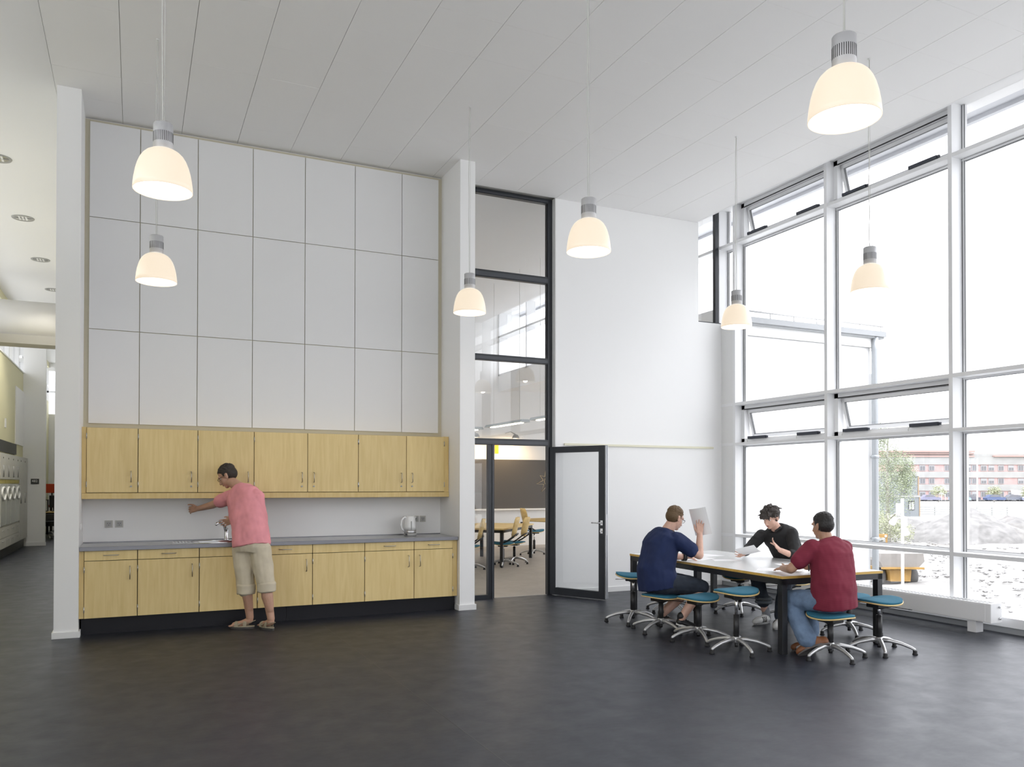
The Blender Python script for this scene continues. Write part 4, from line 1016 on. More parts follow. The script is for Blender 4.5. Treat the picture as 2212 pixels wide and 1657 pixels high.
wx = [-24, -20, -16.2, -13.9, -10.0, -7.0, -4.9, -3.2, -1.0, .9, 3.3, 5.8, 8.2, 10.6, 13.2, 15.6, 18.0, 20.5, 23, 26, 29, 32, 35]
random.seed(9)
for z0, z1 in ((4.95, 6.35), (1.75, 3.1), (-1.6, -.2)):
    for x in wx:
        if abs(z0 - 1.75) < .01 and x == 5.8: continue
        b = bmesh.new(); box(b, x - .75, x + .75, -.28, -.10, Z(z0), Z(z1)); w_ = lo('window', b, M_WINF, bt)
        b = bmesh.new(); s = random.choice((0, .15, .5)); box(b, x - .58, x - .05, -.30, -.27, Z(z0 + .12), Z(z1 - .12 - s)); box(b, x + .05, x + .58, -.30, -.27, Z(z0 + .12), Z(z1 - .12 - s)); lo('pane', b, M_WINP, w_)

# birch, bushes
M_LEAF = mat('birch_leaves', (0.33, 0.37, 0.25), 0.8, var=.35, vscale=1.5)
M_LEAF2 = mat('hedge_leaves', (0.36, 0.38, 0.25), 0.8, var=.3, vscale=1.5)
M_BARK = mat('pale_bark', (0.42, 0.40, 0.37), 0.9)
def leafy(name, label, cat, r, d, h, blobs, n, droop, m, seed, leaf=.16, group=None):
    t = sroot(name, label, cat, r, d, group=group); rnd = random.Random(seed)
    b = bmesh.new(); tube(b, [(0, 0, -.3), (.1, 0, h * .3), (.05, .05, h * .6), (.2, 0, h * .92)], [.17, .13, .09, .03], 8)
    for _ in range(7):
        z = rnd.uniform(.3, .85) * h; a = rnd.uniform(0, 6.28); q = rnd.uniform(.5, 1.2)
        tube(b, [(.07, 0, z), (q * math.cos(a) * .6, q * math.sin(a) * .6, z + .5), (q * math.cos(a) * 1.2, q * math.sin(a) * 1.2, z + .3)], [.05, .03, .012], 6)
    lo('trunk', b, M_BARK, t)
    b = bmesh.new()
    for _ in range(n):
        bx, by, bz, br, bh = rnd.choice(blobs)
        while True:
            q = V((rnd.uniform(-1, 1), rnd.uniform(-1, 1), rnd.uniform(-1, 1)))
            if q.length < 1: break
        c = V((bx + q.x * br, by + q.y * br, bz + q.z * bh))
        for k in range(droop):
            p = c + V((rnd.gauss(0, .05), rnd.gauss(0, .05), -k * .20)); e = V((rnd.uniform(-1, 1), rnd.uniform(-1, 1), rnd.uniform(-.4, .2))).normalized() * leaf * rnd.uniform(.6, 1.2); s_ = V((rnd.uniform(-1, 1), rnd.uniform(-1, 1), rnd.uniform(-1, 1))).cross(e).normalized() * leaf * .35
            b.faces.new([b.verts.new(x_) for x_ in (p - s_, p + e * .5 - s_ * .2, p + e, p + s_)])
    o = obj('foliage', b, m, t, local=True, recalc=False); o['kind'] = 'stuff'
leafy('birch_tree', 'weeping birch with grey green foliage beside the downpipe', 'tree', 27.9, 60, 9.0,
      [(-.6, 0, 8.0, .8, .8), (.0, 0, 6.4, 1.3, 1.3), (.9, .2, 5.6, 1.2, 1.5), (-.2, .3, 4.6, 1.6, 1.6), (.6, -.3, 3.8, 1.3, 1.5), (-.5, .2, 2.6, 1.3, 1.4), (1.5, 0, 5.0, .7, 1.2)], 2600, 6, M_LEAF, 3, .105)
leafy('bush', 'pale green bush at the foot of the birch', 'bush', 25.2, 54, 1.8, [(-.3, 0, 1.3, 1.2, .9), (.7, 0, .9, 1.0, .7), (-1.0, .2, 1.6, .9, .9)], 1600, 3, M_LEAF2, 4, .10)
for i, (px_r, lab) in enumerate(((99.5, 'small roadside tree left of the third window post'), (112.5, 'small roadside tree just right of the third window post'), (120.5, 'small yellowish roadside tree in the middle of the right pane'), (128.5, 'small roadside tree near the right edge of the picture'))):
    leafy('roadside_tree', lab, 'tree', px_r, 188, 3.4, [(0, 0, 2.8, 1.3, 1.0), (.7, 0, 2.1, 1.1, .9), (-.8, 0, 1.9, 1.0, .8)], 260, 2, M_LEAF2, 20 + i, .38, 'roadside trees')

# parked cars
def car(r, d, col, label, rz=0.0):
    t = sroot('parked_car', label, 'car', r, d, group='parked cars'); t.rotation_euler.z += rz
    m = mat('car_paint_' + col[0], col[1], 0.3, 0.2)
    b = bmesh.new(); prism(b, [(-2.15, .32), (2.1, .32), (2.15, .75), (1.9, .92), (1.0, .98), (-2.0, 1.0), (-2.2, .8)], -.85, .85, 'y'); lo('body', b, m, t)
    b = bmesh.new(); prism(b, [(-1.75, .985), (1.0, .985), (.45, 1.48), (-1.2, 1.5)], -.75, .75, 'y'); cb = lo('cabin', b, m, t)
    b = bmesh.new(); prism(b, [(-1.5, 1.05), (.85, 1.05), (.42, 1.42), (-1.12, 1.42)], -.765, .765, 'y'); lo('side_glass', b, M_WINP, cb)
    for x in (-1.35, 1.3):
        for y in (-.80, .62):
            b = bmesh.new(); cyl(b, (x, y, .33), (x, y + .2, .33), .33, 18); wl_ = lo('wheel', b, M_RUBBER, t)
for i, a in enumerate(((96.0, 185, ('violet_grey', (0.20, 0.20, 0.28)), 'dark bluish car parked beside the grey site cabins'), (102.3, 184, ('light_blue', (0.24, 0.33, 0.45)), 'light blue car parked left of the third window post'),
                       (106.2, 187, ('dark_grey', (0.13, 0.13, 0.15)), 'dark grey car half behind the third window post'), (110.8, 185, ('navy', (0.09, 0.12, 0.22)), 'navy blue car just right of the third window post'),
                       (115.9, 186, ('slate', (0.16, 0.17, 0.2)), 'slate grey car left of the blue white one in the right pane'), (119.2, 184, ('pale_blue', (0.35, 0.38, 0.50)), 'pale blue car in the middle of the right pane'))): car(*a)

# board fences, sign boards, flagpole
def fence(r0, r1, d, label, n):
    t = sroot('board_fence', label, 'fence', (r0 + r1) / 2, d, group='grey board fences'); L_ = (r1 - r0) / 2
    for k in range(4): b = bmesh.new(); box(b, -L_, L_, -.03, .03, .12 + .28 * k, .28 + .28 * k); lo('rail', b, M_CONC, t)
    for k in range(n): x = -L_ + .1 + (2 * L_ - .2) * k / (n - 1); b = bmesh.new(); box(b, x - .07, x + .07, .03, .13, 0, 1.25); lo('post', b, M_CONC, t)
fence(50.4, 54.6, 100, 'grey board fence left of the third window post', 3)
fence(57.6, 61.6, 100, 'grey board fence right of the third window post', 3)
b = None
for r, d, z, w_, l in ((101.8, 190, 1.0, 1.3, 'white sign board beside the site cabins'), (120.0, 190, .9, 3.0, 'left white tilted sign board in the right pane'), (125.2, 190, .9, 3.0, 'right white tilted sign board in the right pane')):
    t = sroot('sign_board', l, 'sign', r, d, group='white sign boards')
    b = bmesh.new(); box(b, -w_ / 2, w_ / 2, -.04, .04, 1.3, 2.5); q = lo('board', b, M_WHITEPL, t); q.rotation_euler = (-.5, .12, 0); q.location = (0, .6, .3)
    for x in (-w_ / 3, w_ / 3): b = bmesh.new(); cyl(b, (x, .05, 0), (x, .05, 1.6), .05, 8); lo('post', b, M_WHITEPL, t)
t = sroot('flagpole', 'slim white flagpole seen in the right pane', 'pole', 61.8, 107)
b = bmesh.new(); tube(b, [(0, 0, 0), (0, 0, 7.3)], [.11, .06], 10); lo('mast', b, M_WHITEPL, t)
b = bmesh.new(); lathe(b, [(.2, 0), (.2, .1), (.1, .2), (0, .21)], 12); lo('foot', b, M_CONC, t)

# site cabins
def cabin(r, d, z, label, win):
    t = sroot('site_cabin', label, 'cabin', r, d, z, group='site cabins')
    b = bmesh.new(); box(b, -2.6, 1.05, 0, 2.4, .12, 2.36); lo('wall', b, mat('cabin_grey_blue', (0.19, 0.205, 0.215), 0.7) if 'cabin_grey_blue' not in MATS else MATS['cabin_grey_blue'], t)
    b = bmesh.new(); box(b, -2.7, 1.15, -.1, 2.5, 2.36, 2.46); lo('roof', b, M_CONC, t)
    b = bmesh.new(); box(b, -2.7, 1.15, -.1, 2.5, 0, .12); lo('base_frame', b, M_CONC, t)
    b = bmesh.new(); box(b, 1.0, 1.12, -.06, .06, .12, 2.36); lo('corner_post', b, mat('cabin_orange_trim', (0.30, 0.22, 0.14), 0.7) if 'cabin_orange_trim' not in MATS else MATS['cabin_orange_trim'], t)
    if win:
        b = bmesh.new(); box(b, -.25, .45, -.05, 0, .85, 1.95); f_ = lo('window', b, M_BLACK, t)
        for x0, x1 in ((-.21, .02), (.08, .41)): b = bmesh.new(); box(b, x0, x1, -.06, -.045, .90, 1.80); lo('pane', b, M_CONC, f_)
    else:
        b = bmesh.new(); box(b, -.95, -.40, -.05, 0, .25, 2.1); lo('door', b, mat('cabin_dark_door', (0.12, 0.12, 0.15), 0.5), t)
cabin(47.0, 95, GZ, 'lower grey blue site cabin with a small window', True)
cabin(46.9, 95.1, GZ + 2.47, 'upper grey blue site cabin with a dark door, stacked on another', False)

# floodlight mast
t = sroot('floodlight_mast', 'white mast with boxes and floodlights in front of the dumper', 'mast', 11.63, 24)
b = bmesh.new(); cyl(b, (0, 0, 0), (0, 0, 3.45), .042, 12); lo('mast', b, M_WHITEPL, t)
b = bmesh.new(); box(b, -.17, -.03, -.06, .06, 3.0, 3.30, .01); lo('control_box', b, M_WHITEPL, t)
b = bmesh.new(); box(b, .0, .12, -.06, .06, 2.62, 2.90, .01); lo('control_box', b, M_WHITEPL, t)
for p, q in (((-.22, -.02, 2.86), (-.36, -.10, 2.72)), ((.03, -.05, 2.56), (.04, -.18, 2.40))):
    b = bmesh.new(); tube(b, [p, q], [.07, .10], 14); tube(b, [p, (0, 0, p[2] + .02)], .015, 6); lo('floodlight', b, M_WHITEPL, t)

# dumper
M_DY = mat('faded_orange_paint', (0.34, 0.20, 0.055), 0.5, var=.15, vscale=3)
M_DG = mat('worn_skip_metal', (0.23, 0.215, 0.20), 0.6, var=.1, vscale=3)
M_TYRE = mat('dusty_tyre', (0.11, 0.108, 0.105), 0.9)
t = sroot('site_dumper', 'orange site dumper with tipping skip and fat tyres behind the mast', 'dumper', 14.77, 31)
b = bmesh.new(); prism(b, [(-.38, .18), (.38, .18), (.42, .62), (-.42, .62)], -.35, 2.3, 'y'); lo('chassis', b, M_DY, t)
b = bmesh.new(); prism(b, [(-.72, .70), (.60, .70), (.84, .95), (.80, 1.25), (-.80, 1.25), (-.84, .95)], -.5, 1.0, 'y'); sk = lo('skip', b, M_DG, t)
b = bmesh.new(); box(b, -.80, .80, -.58, -.48, .66, .74, .01); lo('skip_lip', b, M_DY, sk)
for x in (-.62, .62):
    for y in (.15, 1.75):
        b = bmesh.new(); w_ = .17; lathe(b, [(.14, -w_), (.30, -w_), (.345, -w_ * .6), (.35, 0), (.345, w_ * .6), (.30, w_), (.14, w_)], 24); b.transform(Matrix.Translation((x, y, .34)) @ Matrix.Rotation(PI / 2, 4, 'Y')); wl_ = lo('wheel', b, M_TYRE, t)
        b = bmesh.new(); cyl(b, (x - .12, y, .34), (x + .12, y, .34), .15, 14); lo('rim', b, M_DY, wl_)
b = bmesh.new()
for x in (-.42, .36): box(b, x, x + .06, 1.6, 1.66, .6, 1.85)
box(b, -.62, .42, 1.58, 1.68, 1.72, 1.86); lo('roll_bar', b, M_DY, t)
for x in (-.55, .33):
    b = bmesh.new(); cyl(b, (x, 1.58, 1.78), (x, 1.55, 1.78), .045, 12); lo('work_lamp', b, M_WHITEPL, t)
b = bmesh.new(); lathe(b, [(.07, 0), (.07, .10), (.05, .15), (0, .16)], 14, (-.54, 1.63, 1.86)); lo('beacon', b, mat('orange_beacon', (0.75, 0.25, 0.03), 0.3), t)
b = bmesh.new(); box(b, -.25, .25, 1.2, 1.5, .62, .95, .03); lo('seat', b, M_BLACK, t)

# neighbouring wing: gutter, rail and downpipe (its wall is part of the setting)
t = thing('gutter', 'white eaves gutter with safety rail along the low white wing outside', 'gutter', (10.1, 10.0, 4.1))
b = bmesh.new(); box(b, 8.60, 11.80, 9.93, 10.055, 4.10, 4.16); box(b, 8.60, 11.82, 9.90, 9.935, 4.13, 4.22); obj('channel', b, mat('zinc_gutter', (0.30, 0.31, 0.32), 0.5), t)
b = bmesh.new(); box(b, 8.60, 11.80, 10.0, 10.06, 3.95, 4.10); obj('fascia_board', b, M_WHITEPL, t)
b = bmesh.new(); tube(b, [(8.65, 9.95, 4.32), (11.80, 9.95, 4.32)], .016, 8); obj('rail', b, M_STAR, t)
for k in range(7):
    b = bmesh.new(); cyl(b, (8.75 + .5 * k, 9.95, 4.20), (8.75 + .5 * k, 9.95, 4.32), .012, 6); obj('rail_post', b, M_STAR, t)
t = thing('downpipe', 'grey downpipe at the corner of the white wing outside', 'pipe', (11.62, 9.97, GZ))
b = bmesh.new(); tube(b, [(11.62, 9.96, 4.12), (11.62, 9.97, 3.9), (11.62, 9.97, GZ - .2)], .055, 16); obj('pipe', b, mat('zinc_pipe', (0.38, 0.40, 0.42), 0.4, 0.3), t)
for z in (3.2, 2.02, .6, -1.0):
    b = bmesh.new(); cyl(b, (11.62, 9.97, z), (11.62, 9.97, z + .06), .064, 16); box(b, 11.60, 11.64, 9.97, 10.055, z + .02, z + .04); obj('bracket', b, MATS['zinc_pipe'], t)
# ------------------------------------------------------------------ people
def skin_mat(n, c): return mat(n, c, 0.5, var=.06, vscale=25)
M_SK1 = skin_mat('skin_warm', (0.50, 0.29, 0.20)); M_SK2 = skin_mat('skin_fair', (0.62, 0.38, 0.29)); M_SK3 = skin_mat('skin_tan', (0.42, 0.24, 0.155))
M_EYE = mat('eye_white', (0.75, 0.73, 0.70), 0.2); M_LIP = mat('lip', (0.42, 0.17, 0.14), 0.5); M_IRIS = mat('iris_dark', (0.05, 0.03, 0.02), 0.3)
def cap(bm, pts, rs, n=14):
    """closed tapered chain with round joints"""
    for i, (p, r) in enumerate(zip(pts, rs)): ball(bm, V(p), r * .985, 2)
    for a, b_, r0, r1 in zip(pts, pts[1:], rs, rs[1:]):
        if (V(b_) - V(a)).length > 1e-4: tube(bm, [a, b_], [r0, r1], n)
def loft(bm, rings, n=24):
    """rings: (centre, right, front, half width, half depth)"""
    R_ = []
    for c, rt, fr, hw, hd in rings:
        row = []
        for j in range(n):
            a = 2 * PI * j / n; ca, sa = math.cos(a), math.sin(a)
            k = 1 / (abs(ca) ** 2.5 + abs(sa) ** 2.5) ** (1 / 2.5)
            row.append(bm.verts.new(V(c) + rt * (hw * k * ca) + fr * (hd * k * sa)))
        R_.append(row)
    for A, B in zip(R_, R_[1:]):
        for j in range(n): bm.faces.new((A[j], A[(j + 1) % n], B[(j + 1) % n], B[j]))
    bm.faces.new(R_[0][::-1]); bm.faces.new(R_[-1])
def fuse(name, bm, m, parent, voxel=.008, smooth_it=4, fold=0.0, fscale=14.0, fdir=(1, 1, 1), post=None):
    """fuses overlapping closed shapes into one continuous skin"""
    bmesh.ops.recalc_face_normals(bm, faces=bm.faces)
    me = bpy.data.meshes.new(name); bm.to_mesh(me); bm.free()
    o = bpy.data.objects.new(name, me); COL.objects.link(o)
    r = o.modifiers.new('r', 'REMESH'); r.mode = 'VOXEL'; r.voxel_size = voxel; r.adaptivity = 0
    s = o.modifiers.new('s', 'SMOOTH'); s.factor = .5; s.iterations = smooth_it
    dg = bpy.context.evaluated_depsgraph_get()
    m2 = bpy.data.meshes.new_from_object(o.evaluated_get(dg)); bpy.data.objects.remove(o); bpy.data.meshes.remove(me)
    m2.name = name
    if fold:
        nrm = [v.normal.copy() for v in m2.vertices]; fd = V(fdir)
        for v, nn in zip(m2.vertices, nrm):
            q = V((v.co.x * fd.x, v.co.y * fd.y, v.co.z * fd.z)) * fscale
            k = noise.noise(q) + .5 * noise.noise(q * 2.1 + V((3, 1, 7)))
            v.co += nn * (fold * k)
    if post: post(m2)
    m2.transform(wm(parent).inverted())
    m2.materials.clear(); m2.materials.append(m)
    for p in m2.polygons: p.use_smooth = True
    ob = bpy.data.objects.new(name, m2); COL.objects.link(ob); ob.parent = parent
    return ob
def norm(v): return V(v).normalized()

def head_frame(c, fwd, up=(0, 0, 1)):
    f = norm(fwd); r = f.cross(V(up)).normalized(); u = r.cross(f)
    return Matrix(((r.x, f.x, u.x, c[0]), (r.y, f.y, u.y, c[1]), (r.z, f.z, u.z, c[2]), (0, 0, 0, 1)))
def head_shapes(bm, H, s=1.0):
    P = lambda x, y, z: H @ V((x * s, y * s, z * s)); R3 = H.to_3x3()
    E = lambda c, r: ball(bm, P(*c), tuple(k * s for k in r), 3, R3)
    E((0, -.012, .035), (.076, .098, .090)); E((0, .028, -.035), (.060, .066, .078)); E((0, .062, -.092), (.026, .026, .022))
    E((.036, .045, -.03), (.026, .034, .04)); E((-.036, .045, -.03), (.026, .034, .04))
    cap(bm, [P(0, .088, .012), P(0, .104, -.020), P(0, .112, -.034)], [.009 * s, .012 * s, .0145 * s]); E((.012, .1, -.037), (.010, .011, .008)); E((-.012, .1, -.037), (.010, .011, .008))
    cap(bm, [P(-.045, .074, .026), P(0, .088, .024), P(.045, .074, .026)], [.012 * s, .013 * s, .012 * s])
    E((0, .086, -.062), (.026, .013, .011))
    for q in (-1, 1): E((q * .079, -.012, -.012), (.010, .020, .033)); E((q * .084, -.020, .006), (.008, .016, .016))
def face_parts(t, H, s, brow):
    P = lambda x, y, z: H @ V((x * s, y * s, z * s)); R3 = H.to_3x3()
    for q in (-1, 1):
        b = bmesh.new(); ball(b, P(q * .031, .0665, .004), (.0145 * s, .0125 * s, .0085 * s), 2, R3); e = obj('eye', b, M_EYE, t, smooth=True)
        b = bmesh.new(); ball(b, P(q * .031, .0775, .003), (.006 * s, .003 * s, .0065 * s), 2, R3); obj('iris', b, M_IRIS, e, smooth=True)
        b = bmesh.new(); tube(b, [P(q * .014, .091, .023), P(q * .032, .090, .029), P(q * .052, .074, .022)], [.004 * s, .0045 * s, .003 * s], 6); obj('eyebrow', b, brow, t, smooth=True)
    b = bmesh.new(); ball(b, P(0, .0955, -.060), (.021 * s, .0055 * s, .0045 * s), 2, R3); ball(b, P(0, .0945, -.068), (.017 * s, .006 * s, .005 * s), 2, R3); obj('lips', b, M_LIP, t, smooth=True)
def hair(t, H, m, s=1.0, style='short', seed=1):
    P = lambda x, y, z: H @ V((x * s, y * s, z * s)); R3 = H.to_3x3(); bm = bmesh.new(); rnd = random.Random(seed)
    E = lambda c, r: ball(bm, P(*c), tuple(k * s for k in r), 3, R3)
    if style == 'short':
        E((0, -.020, .050), (.0795, .098, .083)); E((0, -.040, .012), (.0785, .078, .080))
        for q in (-1, 1): E((q * .070, -.002, .030), (.010, .024, .040))
        for _ in range(150):
            a = rnd.uniform(0, 6.283); z = rnd.uniform(.15, 1); rr = math.sqrt(1 - z * z)
            c = (.077 * rr * math.cos(a), -.020 + .095 * rr * math.sin(a), .050 + .082 * z)
            ball(bm, P(*c), (.010 * s, .010 * s, .008 * s), 1)
    else:
        E((0, -.018, .052), (.084, .104, .082)); E((0, -.045, .005), (.083, .078, .086))
        for _ in range(190):
            a = rnd.uniform(0, 6.283); z = rnd.uniform(-.35, 1); rr = math.sqrt(max(0, 1 - z * z)); ca, sa = math.cos(a), math.sin(a)
            if sa > .55 and z < .25: continue
            p0 = V((.085 * rr * ca, -.018 + .104 * rr * sa, .052 + .082 * z)); out = V((ca * rr, sa * rr, z)).normalized()
            sw = V((rnd.uniform(-.6, .6), rnd.uniform(-.2, .9), rnd.uniform(-1.2, .1)))
            L_ = rnd.uniform(.018, .036); p1 = p0 + (out * .5 + sw * .6).normalized() * L_ * .6; p2 = p1 + (out * .15 + sw).normalized() * L_
            tube(bm, [P(*p0), P(*p1), P(*p2)], [.012 * s, .010 * s, .005 * s], 6)
        for k in range(9):   # fringe over the brow
            x = -.055 + .11 * k / 8; p0 = V((x, .070, .075)); p1 = V((x * 1.08 + .008, .098, .048)); p2 = V((x * 1.1 + rnd.uniform(.0, .02), .100, rnd.uniform(.012, .028)))
            tube(bm, [P(*p0), P(*p1), P(*p2)], [.012 * s, .010 * s, .004 * s], 6)
    return fuse('hair', bm, m, t, .0055, 1, fold=.0025, fscale=90)
def glasses(t, H, s=1.0):
    P = lambda x, y, z: H @ V((x * s, y * s, z * s)); b = bmesh.new()
    for q in (-1, 1):
        tube(b, [P(q * .033 + .021 * math.cos(2 * PI * k / 16), .101, .002 + .015 * math.sin(2 * PI * k / 16)) for k in range(16)], .0018 * s, 6, closed=True)
        tube(b, [P(q * .054, .100, .006), P(q * .074, .085, .008), P(q * .088, .0, .006), P(q * .089, -.015, -.004)], .002 * s, 6)
    tube(b, [P(-.012, .102, .006), P(.012, .102, .006)], .0016 * s, 6)
    obj('glasses', b, M_BLACK, t)
    b = bmesh.new()
    for q in (-1, 1): b.faces.new([b.verts.new(P(q * .033 + .019 * math.cos(2 * PI * k / 14), .1012, .002 + .013 * math.sin(2 * PI * k / 14))) for k in range(14)])
    obj('spectacle_lens', b, M_GLASS, t)

def hand(bm, wrist, d, side, curl=.35, spread=.16, s=1.0, thumb=1):
    """palm, five separate fingers; d along the hand, side towards the thumb"""
    d = norm(d); sd = V(side); sd = (sd - d * sd.dot(d)).normalized(); nrm = d.cross(sd) * thumb   # palm side
    w = V(wrist)
    for k, off in enumerate((.030, .010, -.010, -.029)):
        cap(bm, [w + sd * off * .5 * s + d * .008 * s, w + sd * off * s + d * (.088 - .004 * k * k * .5) * s], [.0155 * s, .0118 * s], 10)
    ln = (.068, .078, .072, .056)
    for k, off in enumerate((.032, .0105, -.0112, -.031)):
        p = w + sd * off * s + d * (.088 - .002 * k * k) * s; dirv = (d + sd * (1.5 - k) * spread * .55).normalized(); pts = [p]
        for seg, f in enumerate((.46, .31, .23)):
            dirv = (Matrix.Rotation(curl * (.7 + .35 * seg), 3, sd.cross(nrm).cross(nrm).normalized() if False else nrm.cross(d).normalized()) @ dirv)
            p = p + dirv * ln[k] * f * s * 1.05; pts.append(p)
        cap(bm, pts, [.0088 * s, .0082 * s, .0075 * s, .0062 * s], 9)
    p = w + d * .022 * s + sd * .022 * s; q = p + (d * .72 + sd * .58 + nrm * .30).normalized() * .043 * s; q2 = q + (d * .92 + sd * .12 + nrm * .38).normalized() * .032 * s; q3 = q2 + (d * .95 + nrm * .3).normalized() * .026 * s
    cap(bm, [p, q, q2, q3], [.016 * s, .0115 * s, .0098 * s, .0075 * s], 9)

def torso_rings(J, W, grow=0.0, hem=0.0, top=1.0):
    """rings from hip to neck along the bent spine; W: (hip, waist, chest, shoulder) half widths and depths"""
    pe, wa, ch, ne = V(J['pelvis']), V(J['waist']), V(J['chest']), V(J['neck'])
    rtp = norm(V(J['hipR']) - V(J['hipL'])); rts = norm(V(J['sR']) - V(J['sL']))
    out = []
    up0 = norm(wa - pe)
    L_ = [(pe - up0 * hem, rtp, up0, W[0]), (pe + up0 * .05, rtp, up0, W[0]), (wa, (rtp * .6 + rts * .4).normalized(), norm(ch - pe), W[1]), (ch.lerp(wa, .45), (rtp * .3 + rts * .7).normalized(), norm(ch - wa), W[2]),
          (ch, rts, norm(ne - wa), W[2]), (ch.lerp(ne, .50), rts, norm(ne - ch), W[3]), (ch.lerp(ne, .86), rts, norm(ne - ch), (W[3][0] * .62, W[3][1] * .82)), (ne, rts, norm(ne - ch), (.074, .070))]
    for c, rt, up, (hw, hd) in L_:
        rt = (rt - up * rt.dot(up)).normalized(); fr = up.cross(rt).normalized()
        out.append((c, rt, fr, hw + grow, hd + grow))
    return out

def shoe(t, heel, toe, up, m, sole_m, label, w_=.046, h=.075, boot=0.0, ankle=None, laces=True, stripes=False, open_toe=False, skin=None):
    heel, toe, up = V(heel), V(toe), norm(up); d = norm(toe - heel); up = (up - d * up.dot(d)).normalized(); sd = d.cross(up); L_ = (toe - heel).length
    P = lambda a, x, z: heel + d * (a * L_) + sd * x + up * z
    sb = bmesh.new(); n = 20; out = []
    for k in range(n):
        a = 2 * PI * k / n; x = math.cos(a); y = math.sin(a); f = .5 - .5 * x
        wd = w_ * (.78 + .30 * math.sin(PI * min(1, f * .95)) - .05)
        out.append((f, y * wd))
    A = [sb.verts.new(P(f * 1.02 - .01, y, 0)) for f, y in out]; B = [sb.verts.new(P(f * 1.02 - .01, y, .022)) for f, y in out]
    sb.faces.new(A[::-1]); sb.faces.new(B)
    for k in range(n): sb.faces.new((A[k], A[(k + 1) % n], B[(k + 1) % n], B[k]))
    if open_toe:
        so = obj('sandal', sb, sole_m, t); st = bmesh.new()
        A = [st.verts.new(P(f * 1.02 - .01, y * 1.02, .0215)) for f, y in out]; B = [st.verts.new(P(f * 1.02 - .01, y * .98, .030)) for f, y in out]
        st.faces.new(A[::-1]); st.faces.new(B)
        for k in range(n): st.faces.new((A[k], A[(k + 1) % n], B[(k + 1) % n], B[k]))
        def band(pts, wd, th=.004):
            fr = [[st.verts.new(P(f + q * wd / L_, x * k_, z * k_ if z > .03 else z)) for f, x, z in pts for k_ in (1.0,)] for q in (-.5, .5)]
            bk = [[st.verts.new(P(f + q * wd / L_, x * .9, z - th)) for f, x, z in pts] for q in (-.5, .5)]
            for i in range(len(pts) - 1):
                for q in ((fr[0], fr[1]), (bk[1], bk[0]), (bk[0], fr[0]), (fr[1], bk[1])): st.faces.new((q[0][i], q[0][i + 1], q[1][i + 1], q[1][i]))
        arch = lambda f, h, w2, lean: [(f + lean * math.sin(a), -w2 * math.cos(a), .024 + (h - .024) * math.sin(a) ** .7) for a in [PI * k / 12 for k in range(13)]]
        band(arch(.70, .078, w_ * .98, .02), .034); band(arch(.36, .098, w_ * .96, -.02), .036)
        band([(.30 - .33 * math.sin(a) , -w_ * .95 * math.cos(a), .055 + .035 * math.sin(a)) for a in [PI * k / 12 for k in range(13)]], .010); 
        for q in (-1, 1): band([(.66, q * w_ * .95, .040), (.52, q * w_ * .92, .062), (.40, q * w_ * .93, .066)], .03)
        obj('strap', st, m, so); return so
    bm = bmesh.new()
    cap(bm, [P(.13, 0, .042), P(.45, 0, .042), P(.78, 0, .034), P(.90, 0, .030)], [w_ * .88, w_ * .92, w_ * .98, w_ * .80])
    ball(bm, P(.12, 0, .055), (w_ * .8,) * 3); cap(bm, [P(.17, 0, .06), P(.50, 0, .055)], [w_ * .82, w_ * .70])
    if ankle is not None: cap(bm, [P(.18, 0, .05), V(ankle)], [w_ * .86, .043])
    # flatten everything below the sole line
    for v in bm.verts:
        k = (v.co - heel).dot(up)
        if k < .012: v.co += up * (.012 - k)
    up_ = fuse('shoe', bm, m, t, .006, 3)
    up_['label'] = label
    obj('sole', sb, sole_m, up_)
    if laces:
        b = bmesh.new()
        for k in range(4):
            f = .40 + .09 * k; tube(b, [P(f, -.020, .088 - .06 * (f - .3) * .9), P(f + .02, 0, .096 - .06 * (f - .3)), P(f, .020, .088 - .06 * (f - .3) * .9)], .0032, 6)
        obj('laces', b, M_WHITEPL, up_)
    if stripes:
        b = bmesh.new()
        for q in (-1, 1):
            for k in range(3):
                f = .38 + .10 * k; tube(b, [P(f + .03, q * w_ * .98, .022), P(f - .005, q * w_ * .93, .05), P(f - .03, q * w_ * .62, .078)], .005, 6)
        obj('side_stripe', b, M_BLACK, up_)
    return up_

